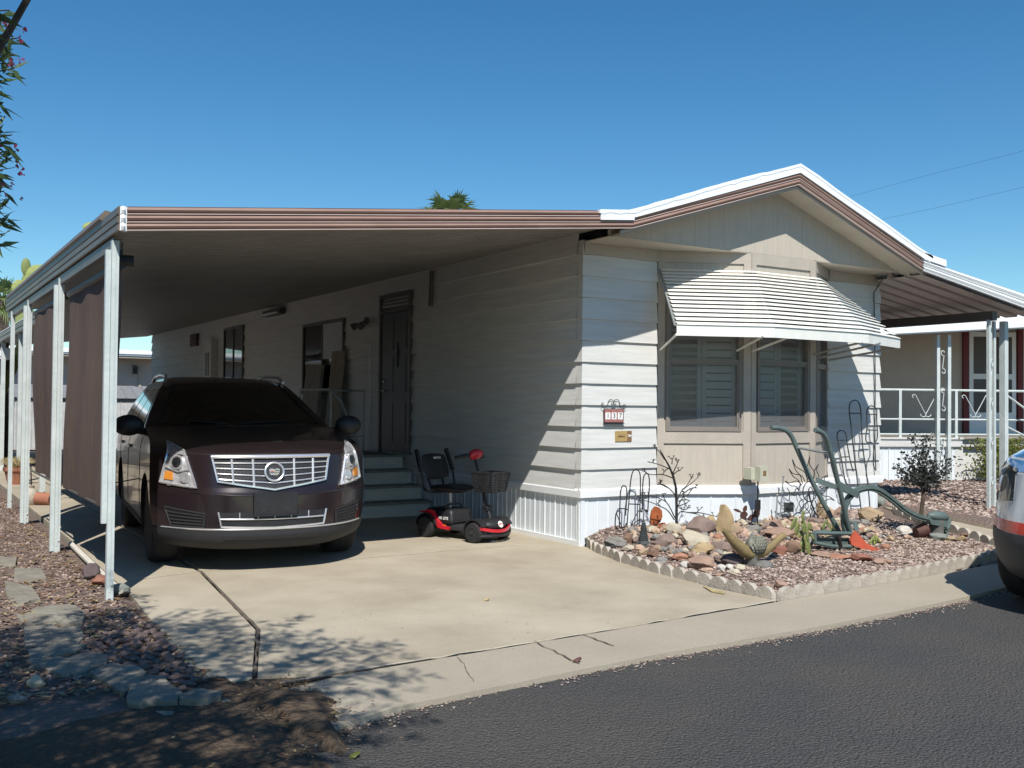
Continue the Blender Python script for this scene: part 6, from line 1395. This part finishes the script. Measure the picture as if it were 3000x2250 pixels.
p=CAM+ray(1322,612)*42; palm((p[0],p[1],0),(p[0],p[1],p[2]-.55),.3,.95,26,'palm crown peeking over the brown carport fascia')
# tall prickly pear by the eave
t=thing('tall_prickly_pear','tall pale green prickly pear rising behind the carport eave','cactus',onX(60,1400,-5.6) if False else (-5.1,12.,0))
def cpt(px,py,D): return CAM+ray(px,py)*D
build(MB().tube([(-4.6,16.3,0),cpt(72,1000,22)],.12,10),'trunk','cactg',t,True)
for (px,py,rx,ry) in ((76,782,.10,.20),(70,830,.05,.22),(58,845,.17,.2),(95,828,.2,.22),(110,810,.24,.26),(130,800,.2,.2),(60,880,.2,.25),(90,860,.2,.24),(284,668,.3,.14),(120,850,.25,.3),(72,930,.2,.4)):
    build(MB().sphere(cpt(px,py,22+random.uniform(-.3,.3)),(rx,.05,ry),0,14,9),'pad','cacty' if px>55 and py<860 and rx>.12 else 'cactg',t,True)
# ================================================================== left yard: flagstones, cobbles, pots
FS=[([(95,360),(270,360),(300,430),(200,445),(90,440)],'shaded grey flagstone second from the far end of the stone border'),
([(0,280),(110,290),(100,340),(0,345)],'grey flagstone at the far end of the stone border'),
([(105,650),(330,600),(490,610),(550,660),(530,710),(150,720)],'broad sunlit flagstone in the middle of the stone border'),
([(150,728),(520,738),(545,790),(500,850),(170,880)],'broad flagstone touching the sunlit one in the border'),
([(180,890),(420,855),(560,852),(480,910),(200,955)],'narrow flagstone between two broad ones in the border'),
([(170,965),(560,912),(700,910),(690,960),(560,1020),(400,1050),(260,1000)],'long flagstone left of the river cobbles'),
([(580,1030),(740,970),(950,1030),(930,1075),(800,1170),(700,1110)],'pale angular flagstone below the river cobbles'),
([(820,1190),(860,1085),(960,1052),(1060,1055),(1180,1165),(1150,1210),(830,1225)],'cracked pale flagstone nearest the dirt at the driveway mouth'),
([(1165,1172),(1300,1140),(1440,1152),(1430,1190),(1250,1215),(1165,1210)],'thin flagstone running toward the driveway tip'),
([(1445,1160),(1530,1165),(1532,1200),(1470,1210),(1438,1195)],'small rounded concrete lump at the driveway tip'),
([(30,450),(200,470),(260,560),(100,600),(50,560)],'dark shaded flagstone near the left edge'),
([(1010,1245),(1130,1240),(1120,1265),(1030,1268)],'small flat stone lying in the dirt below the border')]
for P,l in FS:
    Q=[]
    P2=[]
    for a,c in zip(P,P[1:]+P[:1]):
        L_=math.hypot(c[0]-a[0],c[1]-a[1]); n=max(1,int(L_/45))
        for k in range(n): P2.append((a[0]+(c[0]-a[0])*k/n+random.gauss(0,5)*(k>0),a[1]+(c[1]-a[1])*k/n+random.gauss(0,4)*(k>0)))
    Q=[onZ(*z8(*p),.025) for p in P2]; c=sum(Q)/len(Q); tilt=random.uniform(-.015,.015)
    bm=bmesh.new(); up=[bm.verts.new((q[0],q[1],.024+tilt*(q[0]-c[0])*2+random.uniform(-.006,.006))) for q in Q]; ctr=bm.verts.new((c[0],c[1],.030)); mid=[bm.verts.new((c[0]+(q[0]-c[0])*1.02,c[1]+(q[1]-c[1])*1.02,.008+random.uniform(-.012,.008))) for q in Q]; dn_=[bm.verts.new((c[0]+(q[0]-c[0])*random.uniform(.9,1.0),c[1]+(q[1]-c[1])*random.uniform(.9,1.),-.12 if 'dirt below' not in l and 'lump' not in l else -.06)) for q in Q]
    n=len(Q)
    for k in range(n): bm.faces.new((up[k],up[(k+1)%n],ctr)); bm.faces.new((up[k],mid[k],mid[(k+1)%n],up[(k+1)%n])); bm.faces.new((mid[k],dn_[k],dn_[(k+1)%n],mid[(k+1)%n]))
    bmesh.ops.recalc_face_normals(bm,faces=bm.faces); [setattr(v.co,'z',v.co.z-(.03 if ('lump' in l or 'dirt below' in l) else 0)) for v in bm.verts]; me=bpy.data.meshes.new('flagstone'); bm.to_mesh(me); bm.free(); me.materials.append(M['flag']); o=bpy.data.objects.new('flagstone',me); link(o); tag(o,l,'flagstone','flagstones of the left border')
def inpoly(x,y,P):
    c=False; j=len(P)-1
    for i in range(len(P)):
        if (P[i][1]>y)!=(P[j][1]>y) and x<(P[j][0]-P[i][0])*(y-P[i][1])/(P[j][1]-P[i][1])+P[i][0]: c=not c
        j=i
    return c
CP=[(540,895),(640,815),(800,760),(960,700),(1040,770),(1130,880),(1220,990),(1290,1100),(1180,1120),(1060,1040),(950,1020),(800,970),(700,905)]
prot=[]
for k in range(5):
    vs,fs=rockmesh(1,.85,.6,50+k,.1); me_=MB().add(vs,fs); o=build(me_,'river_cobble','cobble',None,True,True,60); prot.append(o.data); bpy.data.objects.remove(o)
pl=[];tr_=0
while len(pl)<95 and tr_<20000:
    tr_+=1; x=random.uniform(530,1300); y=random.uniform(700,1130)
    if not inpoly(x,y,CP): continue
    q=onZ(*z8(x,y),.03); r=random.uniform(.030,.052)
    if all((q[0]-a)**2+(q[1]-b)**2>((r+c)*.82)**2 for a,b,c in pl):
        pl.append((q[0],q[1],r)); o=bpy.data.objects.new('river_cobble',prot[random.randrange(5)]); link(o); o.location=(float(q[0]),float(q[1]),.004+r*.15+random.uniform(-.006,.008)); o.scale=(r*random.uniform(.9,1.15),r*random.uniform(.75,1.),r*random.uniform(.6,.9)); o.rotation_euler=(0,0,random.uniform(0,6)); tag(o,'rounded purple brown river cobble in the patch between flagstones and driveway','cobble','river cobbles beside the driveway')
# pots and clutter beyond the second post
b=onZ(45,1418,0.); pt_=thing('terracotta_pot','wide terracotta pot full of dry straw at the left edge','flower pot',b)
build(MB().lathe([(.12,0),(.17,.22),(.20,.24),(.20,.30),(.175,.30),(.15,.24)],(b[0],b[1],-.01),(0,0,1),24),'pot_body','terracotta',pt_,True)
mb=MB()
for k in range(160):
    a=random.uniform(0,6.28); p0=np.array([b[0]+random.uniform(-.12,.12),b[1]+random.uniform(-.12,.12),.26]); L_=random.uniform(.15,.35); mb.tube([p0,p0+[math.cos(a)*L_*.5,math.sin(a)*L_*.5,L_*.6],p0+[math.cos(a)*L_,math.sin(a)*L_,L_*.35]],.003,3)
build(mb,'dry_grass','straw',pt_)
def zq(x,y): return (x*.3013,1300+y*.3013)
b=onZ(*zq(330,590)); tag(build(MB().lathe([(.085,0),(.085,.26),(.065,.26),(.065,.02)],(b[0],b[1],.09),(.75,-.6,-.05),20),'clay_pipe','terracotta',None,True),'clay pipe lying on the litter behind the second post','pipe')
b=onZ(*zq(290,590)); tag(build(MB().sphere((b[0],b[1],.10),(.12,.12,.14)).lathe([(.05,0),(.06,.04)],(b[0],b[1],.22),(0,0,1),12),'garden_jug','concrete_block',None,True),'pale round garden jug beside the clay pipe','jug')
b=onZ(*zq(400,560)); tb=thing('plant_stand','low black wire plant stand behind the second carport post','plant stand',b)
build(MB().ring((b[0],b[1],.52),.25,.010,(0,0,1)).ring((b[0],b[1],.50),.10,.008,(0,0,1)).tube([(b[0]-.25,b[1],.52),(b[0]+.25,b[1],.52)],.008,5).tube([(b[0],b[1]-.25,.52),(b[0],b[1]+.25,.52)],.008,5),'top_ring','blackm',tb)
for a in (0.5,2.1,3.7,5.2): build(MB().tube([(b[0]+.24*math.cos(a),b[1]+.24*math.sin(a),.52),(b[0]+.20*math.cos(a),b[1]+.20*math.sin(a),0)],.009,5),'leg','blackm',tb)
tag(build(MB().prism([(-4.56,-.45,0),(-4.53,-.45,.02),(-4.46,2.5,.02),(-4.49,2.5,0)],(0,0,.02)),'edge_board','wood_d'),'weathered grey board lying along the driveway edge by the posts','board')
# debris on the driveway
for (px,py,s_,l,m_,nm) in ((1425,1760,.05,'curled pale leaf lying alone on the driveway','straw','fallen_leaf'),(1690,1938,.05,'brown crumpled clod on the gutter at the crack','rustdark','dirt_clod'),(1442,1588,.04,'crumpled white paper scrap by the scooter wheel','white','paper_scrap'),(1040,2218,.045,'green leaf lying on the asphalt near the bottom','shrub','fallen_leaf'),(487,2180,.06,'yellow leaf in the dirt at the bottom left','straw','fallen_leaf')):
    q=onZ(px,py,-.03 if py>2000 else 0.); vs,fs=rockmesh(s_*.7,s_*.45,s_*.22,px,.5,1); tag(build(MB().add([(q[0]+v[0],q[1]+v[1],q[2]+s_*.2+v[2]+.3*v[0]) for v in vs],fs),nm,m_,None),l,nm.split('_')[1])
tag(build(MB().prism([onZ(2060,1720,.004),onZ(2090,1729,.004),onZ(2125,1737,.004),onZ(2122,1741,.004),onZ(2085,1735,.004)],(0,0,.008)),'wood_splinter','straw'),'long pale splinter on the driveway by the edging','splinter')
# ================================================================== oleander at the left
ol=thing('oleander_bush','tall oleander with pink flowers leaning in from the left edge','shrub',(-6.9,-5.2,-.05))
CL=[]
def tw(p): return p
stems=MB(); LV=[];LF=[];k_=0; FV=[];FF=[];kf=0
def inview(p): 
    d=p-CAM; w=d@cF
    if w<.3: return False
    px=1500+FPX*(d@cR)/w; py=1125-FPX*(d@cU)/w
    return px>0 and 0<py<2250
def spray(tip,dirn,n=16,size=.105):
    global k_
    dirn=dirn/np.linalg.norm(dirn)
    for i in range(n):
        base=tip-dirn*random.uniform(0,.28); a=RNG.normal(size=3); a=a-dirn*(a@dirn); a/=np.linalg.norm(a); d=dirn*random.uniform(.2,.9)+a*random.uniform(.5,1.)+np.array([0,0,-.15]); d/=np.linalg.norm(d); L_=size*random.uniform(.75,1.2); w_=np.cross(d,RNG.normal(size=3)); w_/=np.linalg.norm(w_); w_*=L_*.11
        LV.extend([base,base+d*L_*.4+w_,base+d*L_-np.array([0,0,.012]),base+d*L_*.4-w_]); LF.append((k_,k_+1,k_+2,k_+3)); k_+=4
def bloom(c,n=7,s_=.022):
    global kf
    for i in range(n):
        p=c+RNG.normal(size=3)*.028
        for j in range(5):
            d=RNG.normal(size=3); d/=np.linalg.norm(d); w_=np.cross(d,RNG.normal(size=3)); w_/=np.linalg.norm(w_); FV.extend([p,p+d*s_+w_*s_*.5,p+d*s_*1.4,p+d*s_-w_*s_*.5]); FF.append((kf,kf+1,kf+2,kf+3)); kf+=4
base=np.array([-6.95,-5.2,-.05])
for i in range(620):
    while True:
        u=RNG.uniform(-1,1,3)
        if u@u<1: break
    c=np.array([-6.95,-5.35,2.9])+u*np.array([1.45,1.75,1.5])
    if inview(c) or inview(c+[.12,0,0]) : continue
    d=(c-np.array([-6.9,-5.3,1.5])); spray(c,d+RNG.normal(size=3)*.4,14)
    if i%5==0: stems.tube([base+RNG.normal(size=3)*[.2,.2,0],base+(c-base)*.5+RNG.normal(size=3)*.1,c],[.022,.014,.005],5)
    if i%9==0: bloom(c+d/np.linalg.norm(d)*.05)
for i in range(800):
    while True:
        u=RNG.uniform(-1,1,3)
        if u@u<1: break
    c=np.array([-6.35,-5.9,3.75])+u*np.array([1.5,1.9,1.15])
    if inview(c) or inview(c+[.2,.1,-.1]) or np.linalg.norm(c-CAM)<1.2: continue
    spray(c,u+[0,0,.2],14)
    m_=base+(c-base)*.5+np.array([-.3,0,.2])
    if i%8==0 and not any(inview(m_+(c-m_)*f_+[.15*g_,0,0]) or inview(base+(m_-base)*f_+[.25,0,0]) for f_ in (0,.2,.4,.6,.8,1.) for g_ in (0,1)): stems.tube([base+RNG.normal(size=3)*[.2,.2,0],base+(c-base)*.5+RNG.normal(size=3)*.1+[-.3,0,.2],c],[.022,.014,.005],5)
for i in range(230):
    u=RNG.uniform(-1,1,3); c=np.array([-7.0,-5.1,.85])+u*np.array([.8,1.1,.8])
    if inview(c) or inview(c+[.15,0,0]): continue
    spray(c,u+[0,0,.4],14)
# tips that enter the frame at the left edge, as in the photograph
for (px,py,fl) in ((28,30,0),(20,75,1),(55,110,1),(40,160,0),(10,120,0),(15,185,0),(42,200,1),(5,235,0),(8,300,0),(3,330,0),(35,395,0),(20,420,1),(28,440,1),(5,385,0),(5,480,0),(8,500,0),(12,560,1),(18,600,0),(12,640,0),(5,660,0),(15,685,0),(5,715,0),(-10,60,0),(-12,150,1),(-15,380,0),(-12,620,0),(-20,700,0)):
    D=random.uniform(4.3,4.9); c=CAM+ray(px,py)*D; s0=CAM+ray(px-random.uniform(150,220),py+random.uniform(20,90))*D
    stems.tube([s0,(s0+c)/2+[0,0,.02],c],[.006,.005,.003],4); spray(c,c-s0+np.array([0,0,.1]),13 if px>0 else 20,.105)
    if fl: bloom(c+RNG.normal(size=3)*.02,2,.018)
for (px,py) in ((45,490),(30,545),(20,520),(40,580)):
    D=4.6; c=CAM+ray(px,py)*D; s0=CAM+ray(px-60,py+10)*D; stems.tube([s0,c],[.003,.0015],3); bloom(c,1,.010)
build(stems,'stems','barkm',ol); build(MB().add(LV,LF),'foliage','oleleaf',ol); build(MB().add(FV,FF),'flowers','flower',ol)
